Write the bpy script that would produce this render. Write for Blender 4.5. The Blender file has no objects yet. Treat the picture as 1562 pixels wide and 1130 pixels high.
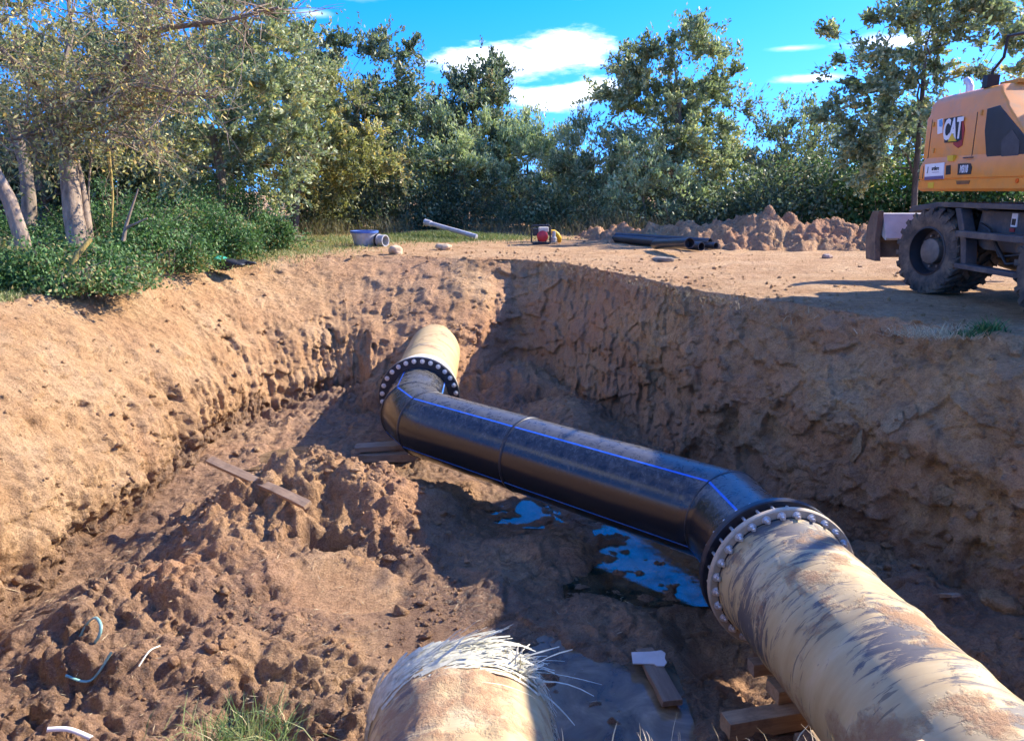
import bpy, bmesh, math, random
import numpy as np
from mathutils import Vector, Matrix

R = math.radians
random.seed(7)
RNG = np.random.default_rng(11)
scene = bpy.context.scene
COL = scene.collection

# ------------------------------------------------------------------ camera
FPX, W0, H0 = 1158.0, 1562.0, 1130.0
CAM_Z = 1.30
PITCH = math.atan(273.0 / FPX)
cam_d = bpy.data.cameras.new('camera')
cam_d.sensor_width = 36.0
cam_d.lens = 36.0 * FPX / W0
cam_d.clip_start = 0.05
cam_d.clip_end = 3000.0
cam = bpy.data.objects.new('camera', cam_d)
COL.objects.link(cam)
cam.location = (0, 0, CAM_Z)
cam.rotation_euler = (math.pi / 2 - PITCH, 0, 0)
scene.camera = cam
SP, CP = math.sin(PITCH), math.cos(PITCH)

# ------------------------------------------------------------------ sun + sky
SUN_AZ = R(24.0)      # from +X towards +Y
SUN_EL = R(34.0)
sun_vec = Vector((math.cos(SUN_AZ) * math.cos(SUN_EL), math.sin(SUN_AZ) * math.cos(SUN_EL), math.sin(SUN_EL)))
sd = bpy.data.lights.new('sun', 'SUN')
sd.energy = 3.3
sd.angle = R(0.53)
sd.color = (1.0, 0.90, 0.76)
so = bpy.data.objects.new('sun', sd)
COL.objects.link(so)
so.rotation_euler = (-sun_vec).to_track_quat('-Z', 'Y').to_euler()
so.location = sun_vec * 40

world = bpy.data.worlds.new('World')
scene.world = world
world.use_nodes = True
scene.view_settings.view_transform = 'Standard'
scene.view_settings.look = 'None'
scene.view_settings.gamma = 1.0
scene.view_settings.exposure = 1.92
scene.render.engine = 'CYCLES'
scene.cycles.use_denoising = True
scene.cycles.max_bounces = 5
scene.cycles.use_adaptive_sampling = True
scene.cycles.adaptive_threshold = 0.025
scene.cycles.diffuse_bounces = 3
scene.cycles.glossy_bounces = 3
scene.cycles.transmission_bounces = 3
scene.cycles.caustics_reflective = False
scene.cycles.caustics_refractive = False
scene.cycles.sample_clamp_indirect = 4.0


def NT(tree):
    n, l = tree.nodes, tree.links

    def add(t, **kw):
        nd = n.new(t)
        for k, v in kw.items():
            if k.startswith('i_'):
                key = k[2:]
                key = int(key) if key.isdigit() else key.replace('_', ' ')
                nd.inputs[key].default_value = v
            else:
                setattr(nd, k, v)
        return nd
    return n, l, add


def build_world():
    n, l, add = NT(world.node_tree)
    n.clear()
    out = add('ShaderNodeOutputWorld')
    bg = add('ShaderNodeBackground')
    bg.inputs['Strength'].default_value = 0.15
    sky = add('ShaderNodeTexSky')
    sky.sky_type = 'NISHITA'
    sky.sun_disc = False
    sky.sun_elevation = SUN_EL
    sky.sun_rotation = math.pi / 2 - SUN_AZ
    sky.altitude = 300
    sky.air_density = 1.0
    sky.dust_density = 0.25
    sky.ozone_density = 3.0
    hs = add('ShaderNodeHueSaturation')
    hs.inputs['Hue'].default_value = 0.519
    hs.inputs['Saturation'].default_value = 1.47
    hs.inputs['Value'].default_value = 0.90
    # look a little higher into the sky everywhere: the photographed sky stays blue down to the trees
    tc0 = add('ShaderNodeTexCoord')
    sq = add('ShaderNodeVectorMath', operation='MULTIPLY_ADD')
    sq.inputs[1].default_value = (1, 1, 0.75)
    sq.inputs[2].default_value = (0, 0, 0.20)
    l.new(tc0.outputs['Generated'], sq.inputs[0])
    nm = add('ShaderNodeVectorMath', operation='NORMALIZE')
    l.new(sq.outputs[0], nm.inputs[0])
    l.new(nm.outputs[0], sky.inputs['Vector'])
    l.new(sky.outputs[0], hs.inputs['Color'])
    # clouds: soft ellipses in direction space, broken up by noise, plus unseen ones added for white fill light
    tc = add('ShaderNodeTexCoord')
    nz = add('ShaderNodeTexNoise', i_Scale=9.0, i_Detail=9.0, i_Roughness=0.62)
    mp = add('ShaderNodeMapping')
    mp.inputs['Scale'].default_value = (1.0, 1.0, 3.2)
    l.new(tc.outputs['Generated'], mp.inputs['Vector'])
    l.new(mp.outputs[0], nz.inputs['Vector'])
    sep = add('ShaderNodeSeparateXYZ')
    l.new(tc.outputs['Generated'], sep.inputs[0])

    def m(op, a, b=None, c=None, clamp=False):
        nd = add('ShaderNodeMath', operation=op, use_clamp=clamp)
        for i, v in enumerate((a, b, c)):
            if v is None:
                continue
            if isinstance(v, (int, float)):
                nd.inputs[i].default_value = v
            else:
                l.new(v, nd.inputs[i])
        return nd.outputs[0]
    az = m('ARCTAN2', sep.outputs[0], sep.outputs[1])
    el = m('ARCSINE', sep.outputs[2])
    nf = m('SUBTRACT', nz.outputs['Fac'], 0.5)
    total = None
    # azimuth, elevation (deg), half sizes (deg), strength
    clouds = [(1.0, 8.8, 7.2, 1.35, 1.0), (4.0, 10.0, 4.2, 1.25, 1.0), (3.2, 6.4, 4.4, 1.0, 0.9), (6.0, 7.2, 2.4, 1.1, 0.95),
              (-12.0, 12.8, 2.6, 0.45, 0.4), (-13.5, 11.6, 1.8, 0.4, 0.4), (4.5, 12.9, 0.9, 0.22, 0.5),
              (20.6, 7.3, 2.6, 0.35, 0.6), (25.5, 9.2, 3.6, 0.6, 0.75), (19.0, 9.2, 2.0, 0.22, 0.35), (-10.5, 14.8, 2.4, 0.4, 0.45),
              (-60, 9, 9, 2, 0.9), (-75, 20, 14, 3, 0.9), (-105, 11, 13, 2.4, 0.9), (-120, 26, 16, 4, 0.9), (-150, 14, 15, 3, 0.9), (120, 16, 18, 3, 0.9), (60, 10, 9, 2, 0.9), (75, 24, 14, 2.4, 0.7), (170, 25, 15, 4, 0.9), (145, 10, 12, 2, 0.9), (-40, 38, 14, 4, 0.7), (-170, 45, 20, 5, 0.8), (-95, 32, 16, 5, 0.9), (-60, 30, 12, 4, 0.9), (-135, 42, 16, 5, 0.9), (-20, 28, 10, 2.4, 0.8), (30, 36, 14, 3.5, 0.8), (150, 36, 16, 5, 0.9), (100, 42, 14, 4, 0.8), (-100, 58, 30, 6, 0.8), (50, 60, 30, 6, 0.8), (-30, 52, 18, 4, 0.7)]  # out of view: invented clouds that whiten and lift the shade
    for (a0, e0, ra, re, st) in clouds:
        dx = m('DIVIDE', m('SUBTRACT', az, R(a0)), R(ra))
        dy = m('DIVIDE', m('SUBTRACT', el, R(e0)), R(re))
        d2 = m('SQRT', m('ADD', m('MULTIPLY', dx, dx), m('MULTIPLY', dy, dy)))
        f = m('SUBTRACT', 1.05, m('ADD', d2, m('MULTIPLY', nf, 2.3)))
        f = m('MULTIPLY', m('MULTIPLY', f, 1.05, clamp=True), st)
        total = f if total is None else m('MAXIMUM', total, f)
    sm = add('ShaderNodeMapRange', interpolation_type='SMOOTHSTEP')
    l.new(total, sm.inputs['Value'])
    mix = add('ShaderNodeMix', data_type='RGBA')
    l.new(sm.outputs[0], mix.inputs['Factor'])
    l.new(hs.outputs[0], mix.inputs['A'])
    # cloud colour: bright tops, greyer low-frequency interior
    cn = add('ShaderNodeTexNoise', i_Scale=16.0, i_Detail=5.0)
    l.new(mp.outputs[0], cn.inputs['Vector'])
    cr = add('ShaderNodeValToRGB')
    cr.color_ramp.elements[0].position = 0.3
    cr.color_ramp.elements[0].color = (4.6, 4.7, 5.0, 1)
    cr.color_ramp.elements[1].position = 0.6
    cr.color_ramp.elements[1].color = (6.6, 6.6, 6.6, 1)
    l.new(cn.outputs['Fac'], cr.inputs[0])
    l.new(cr.outputs[0], mix.inputs['B'])
    l.new(mix.outputs['Result'], bg.inputs['Color'])
    l.new(bg.outputs[0], out.inputs['Surface'])


build_world()


# ------------------------------------------------------------------ pixel helpers (real positions from rays)
def ray(x, y):
    u, v = (x - W0 / 2) / FPX, (y - H0 / 2) / FPX
    return Vector((u, CP - v * SP, -(SP + v * CP)))


def at_z(x, y, z):
    d = ray(x, y)
    t = (z - CAM_Z) / d.z
    return Vector((d.x * t, d.y * t, z))


def at_t(x, y, t):
    d = ray(x, y)
    return Vector((d.x * t, d.y * t, CAM_Z + d.z * t))


# ------------------------------------------------------------------ numpy noise
def _h(ix, iy, iz, seed=0):
    n = (ix.astype(np.int64) * 374761393 + iy.astype(np.int64) * 668265263 + iz.astype(np.int64) * 1440662683 + seed * 974634777) & 0xffffffff
    n = ((n ^ (n >> 13)) * 1274126177) & 0xffffffff
    n = ((n ^ (n >> 16)) * 2246822519) & 0xffffffff
    return ((n ^ (n >> 15)) & 0xffffff) / float(0xffffff)


def vnoise(x, y, z=None, seed=0):
    x = np.asarray(x, float); y = np.asarray(y, float)
    ix, iy = np.floor(x), np.floor(y)
    fx, fy = x - ix, y - iy
    fx = fx * fx * fx * (fx * (fx * 6 - 15) + 10)
    fy = fy * fy * fy * (fy * (fy * 6 - 15) + 10)
    if z is None:
        iz = np.zeros_like(ix)
        a = _h(ix, iy, iz, seed); b = _h(ix + 1, iy, iz, seed)
        c = _h(ix, iy + 1, iz, seed); d = _h(ix + 1, iy + 1, iz, seed)
        return (a + (b - a) * fx) * (1 - fy) + (c + (d - c) * fx) * fy - 0.5
    z = np.asarray(z, float)
    iz = np.floor(z); fz = z - iz
    fz = fz * fz * fz * (fz * (fz * 6 - 15) + 10)
    r = []
    for k in (0, 1):
        a = _h(ix, iy, iz + k, seed); b = _h(ix + 1, iy, iz + k, seed)
        c = _h(ix, iy + 1, iz + k, seed); d = _h(ix + 1, iy + 1, iz + k, seed)
        r.append((a + (b - a) * fx) * (1 - fy) + (c + (d - c) * fx) * fy)
    return r[0] * (1 - fz) + r[1] * fz - 0.5


def fbm(x, y, z=None, oct=4, seed=0, gain=0.5, lac=2.03):
    s, a, f = 0.0, 1.0, 1.0
    for o in range(oct):
        c, sn = math.cos(o * 0.7), math.sin(o * 0.7)
        xx, yy = (x * c - y * sn) * f, (x * sn + y * c) * f
        s = s + a * vnoise(xx + o * 17.3, yy - o * 9.1, None if z is None else z * f + o * 5.7, seed + o)
        a *= gain; f *= lac
    return s


def billow(x, y, z=None, oct=4, seed=0, gain=0.55, lac=2.1):
    s, a, f = 0.0, 1.0, 1.0
    for o in range(oct):
        c, sn = math.cos(o * 0.9), math.sin(o * 0.9)
        xx, yy = (x * c - y * sn) * f, (x * sn + y * c) * f
        s = s + a * np.abs(vnoise(xx + o * 13.3, yy - o * 7.1, None if z is None else z * f + o * 3.7, seed + o)) * 2
        a *= gain; f *= lac
    return s


def worley(x, y, seed=0):
    """f1, f2 and the id-value of the nearest cell (2-D)"""
    ix, iy = np.floor(x), np.floor(y)
    f1 = np.full(x.shape, 9.0); f2 = np.full(x.shape, 9.0); idv = np.zeros(x.shape)
    z0 = np.zeros_like(ix)
    for a in (-1, 0, 1):
        for b in (-1, 0, 1):
            cx, cy = ix + a, iy + b
            px = cx + _h(cx, cy, z0, seed); py = cy + _h(cx, cy, z0 + 1, seed)
            d = np.hypot(x - px, y - py)
            v = _h(cx, cy, z0 + 2, seed)
            nearer = d < f1
            f2 = np.where(nearer, f1, np.minimum(f2, d))
            idv = np.where(nearer, v, idv)
            f1 = np.where(nearer, d, f1)
    return f1, f2, idv


def clods(x, y, size, seed=0, keep=0.6):
    """rounded lumps: height in units of size"""
    xs, ys = x / size, y / size
    ix, iy = np.floor(xs), np.floor(ys)
    z0 = np.zeros_like(ix)
    out = np.zeros(x.shape)
    for a in (-1, 0, 1):
        for b in (-1, 0, 1):
            cx, cy = ix + a, iy + b
            on = _h(cx, cy, z0 + 3, seed) < keep
            r = 0.28 + 0.42 * _h(cx, cy, z0 + 4, seed) ** 2
            px = cx + _h(cx, cy, z0, seed); py = cy + _h(cx, cy, z0 + 1, seed)
            d2 = (xs - px) ** 2 + (ys - py) ** 2
            h = np.sqrt(np.maximum(r * r - d2, 0.0)) * on
            out = np.maximum(out, h)
    return out


def sstep(a, b, x):
    t = np.clip((x - a) / (b - a), 0, 1)
    return t * t * (3 - 2 * t)


# ------------------------------------------------------------------ mesh helpers
def mesh_np(name, V, F, smooth=True, mats=(), attrs=None, uv=None):
    V = np.asarray(V, np.float32); F = np.asarray(F, np.int32)
    me = bpy.data.meshes.new(name)
    me.vertices.add(len(V)); me.vertices.foreach_set('co', V.ravel())
    k = F.shape[1]
    me.loops.add(F.size); me.loops.foreach_set('vertex_index', F.ravel())
    me.polygons.add(len(F))
    me.polygons.foreach_set('loop_start', np.arange(0, F.size, k, dtype=np.int32))
    me.polygons.foreach_set('loop_total', np.full(len(F), k, np.int32))
    if smooth:
        me.polygons.foreach_set('use_smooth', np.ones(len(F), bool))
    for m_ in mats:
        me.materials.append(m_)
    if attrs:
        for an, av in attrs.items():
            at = me.attributes.new(an, 'FLOAT', 'POINT')
            at.data.foreach_set('value', np.asarray(av, np.float32).ravel())
    if uv is not None:
        ul = me.uv_layers.new(name='UVMap')
        ul.data.foreach_set('uv', np.asarray(uv, np.float32)[F.ravel()].ravel())
    me.update(calc_edges=True)
    return me


def link(name, me, parent=None, loc=None, kind=None, rot=None):
    o = bpy.data.objects.new(name, me)
    COL.objects.link(o)
    if parent is not None:
        o.parent = parent
    if loc is not None:
        o.location = loc
    if rot is not None:
        o.rotation_euler = rot
    if kind:
        o['kind'] = kind
    return o


def tag(o, label, cat, group=None):
    o['label'] = label
    o['category'] = cat
    if group:
        o['group'] = group
    return o


def thing(name, label, cat, loc=(0, 0, 0), rz=0.0, group=None):
    o = bpy.data.objects.new(name, None)
    COL.objects.link(o)
    o.empty_display_size = 0.1
    o.location = loc
    o.rotation_euler = (0, 0, rz)
    return tag(o, label, cat, group)


class MB:
    def __init__(self):
        self.v, self.f, self.uvs = [], [], []

    def add(self, vs, fs, uvs=None):
        b = len(self.v)
        self.v += [tuple(p) for p in vs]
        self.f += [tuple(i + b for i in q) for q in fs]
        self.uvs += list(uvs) if uvs is not None else [(0.0, 0.0)] * len(vs)
        return self

    def box(self, c, s, rot=None, jit=0.0):
        vs = []
        for dz in (-1, 1):
            for dx, dy in ((-1, -1), (1, -1), (1, 1), (-1, 1)):
                p = Vector((dx * s[0] / 2, dy * s[1] / 2, dz * s[2] / 2))
                if jit:
                    p += Vector((random.uniform(-jit, jit), random.uniform(-jit, jit), random.uniform(-jit, jit)))
                if rot is not None:
                    p = rot @ p
                vs.append(p + Vector(c))
        fs = [(0, 3, 2, 1), (4, 5, 6, 7), (0, 1, 5, 4), (1, 2, 6, 5), (2, 3, 7, 6), (3, 0, 4, 7)]
        return self.add(vs, fs)

    def prism(self, poly, x0, x1, axis='x'):
        n = len(poly)

        def P(x, p):
            return (x, p[0], p[1]) if axis == 'x' else ((p[0], x, p[1]) if axis == 'y' else (p[0], p[1], x))
        vs = [P(x0, p) for p in poly] + [P(x1, p) for p in poly]
        fs = [tuple(range(n - 1, -1, -1)), tuple(range(n, 2 * n))]
        fs += [(i, (i + 1) % n, n + (i + 1) % n, n + i) for i in range(n)]
        return self.add(vs, fs)

    def tube(self, pts, rad, n=8, cap=True, ring=None):
        pts = [Vector(p) for p in pts]
        if not hasattr(rad, '__len__'):
            rad = [rad] * len(pts)
        vs, uvs = [], []
        up = None
        L = 0.0
        for i, p in enumerate(pts):
            d = (pts[min(i + 1, len(pts) - 1)] - pts[max(i - 1, 0)]).normalized()
            if up is None:
                up = Vector((0, 0, 1)) if abs(d.z) < 0.9 else Vector((1, 0, 0))
            s = d.cross(up).normalized()
            up = s.cross(d).normalized()
            if i:
                L += (p - pts[i - 1]).length
            for k in range(n):
                a = 2 * math.pi * k / n
                vs.append(p + (s * math.cos(a) + up * math.sin(a)) * rad[i])
                uvs.append((k / n, L))
        fs = []
        for i in range(len(pts) - 1):
            for k in range(n):
                a, b = i * n + k, i * n + (k + 1) % n
                fs.append((a, b, b + n, a + n))
        if cap:
            fs.append(tuple(range(n - 1, -1, -1)))
            fs.append(tuple(range((len(pts) - 1) * n, len(pts) * n)))
        return self.add(vs, fs, uvs)

    def lathe(self, prof, n=24, M=None, close=False):
        """prof: list of (axial, radius); axis = local z of M"""
        M = M or Matrix.Identity(4)
        vs, uvs = [], []
        for (a, r) in prof:
            for k in range(n):
                th = 2 * math.pi * k / n
                vs.append(M @ Vector((r * math.cos(th), r * math.sin(th), a)))
                uvs.append((k / n, a))
        fs = []
        m_ = len(prof)
        for i in range(m_ if close else m_ - 1):
            j = (i + 1) % m_
            for k in range(n):
                fs.append((i * n + k, i * n + (k + 1) % n, j * n + (k + 1) % n, j * n + k))
        if not close:
            if prof[0][1] > 1e-6:
                fs.append(tuple(range(n - 1, -1, -1)))
            if prof[-1][1] > 1e-6:
                fs.append(tuple(range((m_ - 1) * n, m_ * n)))
        return self.add(vs, fs, uvs)

    def mesh(self, name, mat, smooth=False, bevel=0.0, angle=40):
        me = bpy.data.meshes.new(name)
        me.from_pydata(self.v, [], self.f)
        ul = me.uv_layers.new(name='UVMap')
        li = np.empty(len(me.loops), np.int32)
        me.loops.foreach_get('vertex_index', li)
        ul.data.foreach_set('uv', np.asarray(self.uvs, np.float32)[li].ravel())
        bm = bmesh.new(); bm.from_mesh(me)
        bmesh.ops.recalc_face_normals(bm, faces=bm.faces)
        if bevel:
            es = [e for e in bm.edges if len(e.link_faces) == 2 and e.calc_face_angle(0) > R(25)]
            bmesh.ops.bevel(bm, geom=es, offset=bevel, segments=2, affect='EDGES', profile=0.6, clamp_overlap=True)
        if smooth:
            for f in bm.faces:
                f.smooth = True
            for e in bm.edges:
                if len(e.link_faces) == 2 and e.calc_face_angle(0) > R(angle):
                    e.smooth = False
        bm.to_mesh(me); bm.free()
        if mat:
            me.materials.append(mat)
        return me

    def build(self, name, mat, parent=None, smooth=False, bevel=0.0, **kw):
        return link(name, self.mesh(name, mat, smooth, bevel), parent, **kw)


# ------------------------------------------------------------------ materials
def new_mat(name):
    m_ = bpy.data.materials.new(name)
    m_.use_nodes = True
    n, l, add = NT(m_.node_tree)
    n.clear()
    out = add('ShaderNodeOutputMaterial')
    p = add('ShaderNodeBsdfPrincipled')
    l.new(p.outputs[0], out.inputs['Surface'])
    return m_, n, l, add, p, out


def ramp(add, stops):
    r = add('ShaderNodeValToRGB')
    e = r.color_ramp.elements
    e[0].position, e[0].color = stops[0][0], (*stops[0][1], 1)
    e[1].position, e[1].color = stops[-1][0], (*stops[-1][1], 1)
    for pos, c in stops[1:-1]:
        x = e.new(pos); x.color = (*c, 1)
    return r


def mixc(add, l, fac, a, b, blend='MIX'):
    mx = add('ShaderNodeMix', data_type='RGBA', blend_type=blend)
    for key, v in (('Factor', fac), ('A', a), ('B', b)):
        if isinstance(v, (int, float)):
            mx.inputs[key].default_value = v
        elif isinstance(v, tuple):
            mx.inputs[key].default_value = (*v, 1)
        else:
            l.new(v, mx.inputs[key])
    return mx.outputs['Result']


def mat_soil(name='soil'):
    m_, n, l, add, p, out = new_mat(name)
    geo = add('ShaderNodeNewGeometry')
    wet = add('ShaderNodeAttribute', attribute_name='wet')
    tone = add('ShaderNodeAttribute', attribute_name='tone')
    n1 = add('ShaderNodeTexNoise', i_Scale=1.3, i_Detail=6.0, i_Roughness=0.6)
    n2 = add('ShaderNodeTexNoise', i_Scale=11.0, i_Detail=8.0, i_Roughness=0.65)
    n3 = add('ShaderNodeTexNoise', i_Scale=60.0, i_Detail=5.0, i_Roughness=0.7)
    for q in (n1, n2, n3):
        l.new(geo.outputs['Position'], q.inputs['Vector'])
    dry = ramp(add, [(0.3, (0.395, 0.220, 0.100)), (0.5, (0.49, 0.298, 0.145)), (0.7, (0.56, 0.368, 0.200))])
    l.new(n1.outputs['Fac'], dry.inputs[0])
    var = ramp(add, [(0.28, (0.62, 0.58, 0.55)), (0.50, (1.0, 1.0, 1.0)), (0.72, (1.25, 1.25, 1.24))])
    l.new(n2.outputs['Fac'], var.inputs[0])
    c1 = mixc(add, l, 1.0, dry.outputs[0], var.outputs[0], 'MULTIPLY')
    # redder / greyer clay in places; right wall coloured redder to offset its bluish shade
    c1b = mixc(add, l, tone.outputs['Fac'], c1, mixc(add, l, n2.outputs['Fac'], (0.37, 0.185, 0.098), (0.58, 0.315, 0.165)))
    wetc = ramp(add, [(0.3, (0.17, 0.096, 0.054)), (0.7, (0.34, 0.208, 0.120))])
    l.new(n2.outputs['Fac'], wetc.inputs[0])
    c2 = mixc(add, l, wet.outputs['Fac'], c1b, wetc.outputs[0])
    v3 = ramp(add, [(0.30, (0.52, 0.50, 0.48)), (0.52, (1.0, 1.0, 1.0)), (0.75, (1.28, 1.28, 1.28))])
    l.new(n3.outputs['Fac'], v3.inputs[0])
    c3 = mixc(add, l, 0.8, c2, v3.outputs[0], 'MULTIPLY')
    l.new(c3, p.inputs['Base Color'])
    rr = add('ShaderNodeMapRange')
    rr.inputs['To Min'].default_value = 0.95
    rr.inputs['To Max'].default_value = 0.30
    l.new(wet.outputs['Fac'], rr.inputs['Value'])
    l.new(rr.outputs[0], p.inputs['Roughness'])
    p.inputs['Specular IOR Level'].default_value = 0.3
    vw = add('ShaderNodeVectorMath', operation='MULTIPLY_ADD')
    vw.inputs[1].default_value = (0.12, 0.12, 0.12)
    l.new(n2.outputs['Color'], vw.inputs[0]); l.new(geo.outputs['Position'], vw.inputs[2])
    vo = add('ShaderNodeTexVoronoi', feature='DISTANCE_TO_EDGE', i_Scale=13.0)
    l.new(vw.outputs[0], vo.inputs['Vector'])
    vr = add('ShaderNodeMapRange'); vr.inputs['From Max'].default_value = 0.12
    l.new(vo.outputs['Distance'], vr.inputs['Value'])
    b0 = add('ShaderNodeBump', i_Strength=0.22, i_Distance=0.015)
    l.new(vr.outputs[0], b0.inputs['Height'])
    b1 = add('ShaderNodeBump', i_Strength=1.0, i_Distance=0.10)
    l.new(n2.outputs['Fac'], b1.inputs['Height'])
    l.new(b0.outputs[0], b1.inputs['Normal'])
    b2 = add('ShaderNodeBump', i_Strength=1.0, i_Distance=0.022)
    l.new(n3.outputs['Fac'], b2.inputs['Height'])
    l.new(b1.outputs[0], b2.inputs['Normal'])
    l.new(b2.outputs[0], p.inputs['Normal'])
    return m_


def mat_simple(name, col, rough=0.6, metal=0.0, var=0.25, scale=12.0, bump=0.0, dirt=None, dirt_amt=0.5, dirt_scale=4.0, spec=0.5, bscale=None):
    m_, n, l, add, p, out = new_mat(name)
    tc = add('ShaderNodeTexCoord')
    nz = add('ShaderNodeTexNoise', i_Scale=scale, i_Detail=6.0, i_Roughness=0.65)
    l.new(tc.outputs['Object'], nz.inputs['Vector'])
    a = tuple(max(0, c * (1 - var)) for c in col)
    b = tuple(min(1, c * (1 + var)) for c in col)
    rp = ramp(add, [(0.3, a), (0.7, b)])
    l.new(nz.outputs['Fac'], rp.inputs[0])
    c = rp.outputs[0]
    if dirt is not None:
        dn = add('ShaderNodeTexNoise', i_Scale=dirt_scale, i_Detail=8.0, i_Roughness=0.7)
        l.new(tc.outputs['Object'], dn.inputs['Vector'])
        dr = add('ShaderNodeMapRange')
        dr.inputs['From Min'].default_value = 0.62 - 0.3 * dirt_amt
        dr.inputs['From Max'].default_value = 0.75
        dr.inputs['To Max'].default_value = min(1.0, dirt_amt + 0.3)
        l.new(dn.outputs['Fac'], dr.inputs['Value'])
        c = mixc(add, l, dr.outputs[0], c, dirt)
    l.new(c, p.inputs['Base Color'])
    p.inputs['Roughness'].default_value = rough
    p.inputs['Metallic'].default_value = metal
    p.inputs['Specular IOR Level'].default_value = spec
    if bump:
        bn = nz
        if bscale:
            bn = add('ShaderNodeTexNoise', i_Scale=bscale, i_Detail=6.0, i_Roughness=0.65)
            l.new(tc.outputs['Object'], bn.inputs['Vector'])
        bp = add('ShaderNodeBump', i_Strength=0.6, i_Distance=bump)
        l.new(bn.outputs['Fac'], bp.inputs['Height'])
        l.new(bp.outputs[0], p.inputs['Normal'])
    return m_


def mat_leaf(name, stops, trans=0.33, rough=0.55):
    m_, n, l, add, p, out = new_mat(name)
    t = add('ShaderNodeAttribute', attribute_name='tint')
    rp = ramp(add, stops)
    l.new(t.outputs['Fac'], rp.inputs[0])
    l.new(rp.outputs[0], p.inputs['Base Color'])
    p.inputs['Roughness'].default_value = rough
    p.inputs['Specular IOR Level'].default_value = 0.35
    tr = add('ShaderNodeBsdfTranslucent')
    g = add('ShaderNodeMix', data_type='RGBA', blend_type='MULTIPLY')
    g.inputs['Factor'].default_value = 1.0
    l.new(rp.outputs[0], g.inputs['A'])
    g.inputs['B'].default_value = (1.05, 1.15, 0.75, 1)
    l.new(g.outputs['Result'], tr.inputs['Color'])
    ms = add('ShaderNodeMixShader')
    ms.inputs[0].default_value = trans
    l.new(p.outputs[0], ms.inputs[1])
    l.new(tr.outputs[0], ms.inputs[2])
    l.new(ms.outputs[0], out.inputs['Surface'])
    return m_


def mat_water(name='puddle_water', ior=2.0, murk=(0.15, 0.7), rough=0.03):
    """murky shallow water: the wet mud shows through, the surface mirrors the sky"""
    m_, n, l, add, p, out = new_mat(name)
    geo = add('ShaderNodeNewGeometry')
    nz = add('ShaderNodeTexNoise', i_Scale=2.6, i_Detail=8.0, i_Roughness=0.65, i_Distortion=0.8)
    l.new(geo.outputs['Position'], nz.inputs['Vector'])
    rp = ramp(add, [(0.35, (0.14, 0.092, 0.054)), (0.55, (0.25, 0.165, 0.092)), (0.72, (0.36, 0.245, 0.138))])
    l.new(nz.outputs['Fac'], rp.inputs[0])
    df = add('ShaderNodeBsdfDiffuse')
    l.new(rp.outputs[0], df.inputs['Color'])
    tr = add('ShaderNodeBsdfTransparent')
    tr.inputs['Color'].default_value = (0.62, 0.52, 0.42, 1)
    mr = add('ShaderNodeMapRange')
    mr.inputs['From Min'].default_value = 0.35; mr.inputs['From Max'].default_value = 0.7
    mr.inputs['To Min'].default_value, mr.inputs['To Max'].default_value = murk
    l.new(nz.outputs['Fac'], mr.inputs['Value'])
    body = add('ShaderNodeMixShader')
    l.new(mr.outputs[0], body.inputs[0]); l.new(tr.outputs[0], body.inputs[1]); l.new(df.outputs[0], body.inputs[2])
    gl = add('ShaderNodeBsdfGlossy')
    gl.inputs['Roughness'].default_value = rough
    n2 = add('ShaderNodeTexNoise', i_Scale=16.0, i_Detail=4.0)
    l.new(geo.outputs['Position'], n2.inputs['Vector'])
    bp_ = add('ShaderNodeBump', i_Strength=0.10, i_Distance=0.01)
    l.new(n2.outputs['Fac'], bp_.inputs['Height'])
    l.new(bp_.outputs[0], gl.inputs['Normal'])
    fr_ = add('ShaderNodeFresnel')
    fr_.inputs['IOR'].default_value = ior
    sc_ = add('ShaderNodeTexNoise', i_Scale=5.0, i_Detail=7.0, i_Roughness=0.7)
    l.new(geo.outputs['Position'], sc_.inputs['Vector'])
    sm_ = add('ShaderNodeMapRange')
    sm_.inputs['From Min'].default_value = 0.62; sm_.inputs['From Max'].default_value = 0.48
    sm_.inputs['To Min'].default_value = 0.6
    l.new(sc_.outputs['Fac'], sm_.inputs['Value'])
    fm_ = add('ShaderNodeMath', operation='MULTIPLY')
    l.new(fr_.outputs[0], fm_.inputs[0]); l.new(sm_.outputs[0], fm_.inputs[1])
    top = add('ShaderNodeMixShader')
    l.new(fm_.outputs[0], top.inputs[0]); l.new(body.outputs[0], top.inputs[1]); l.new(gl.outputs[0], top.inputs[2])
    l.new(top.outputs[0], out.inputs['Surface'])
    n.remove(p)
    return m_


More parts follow.
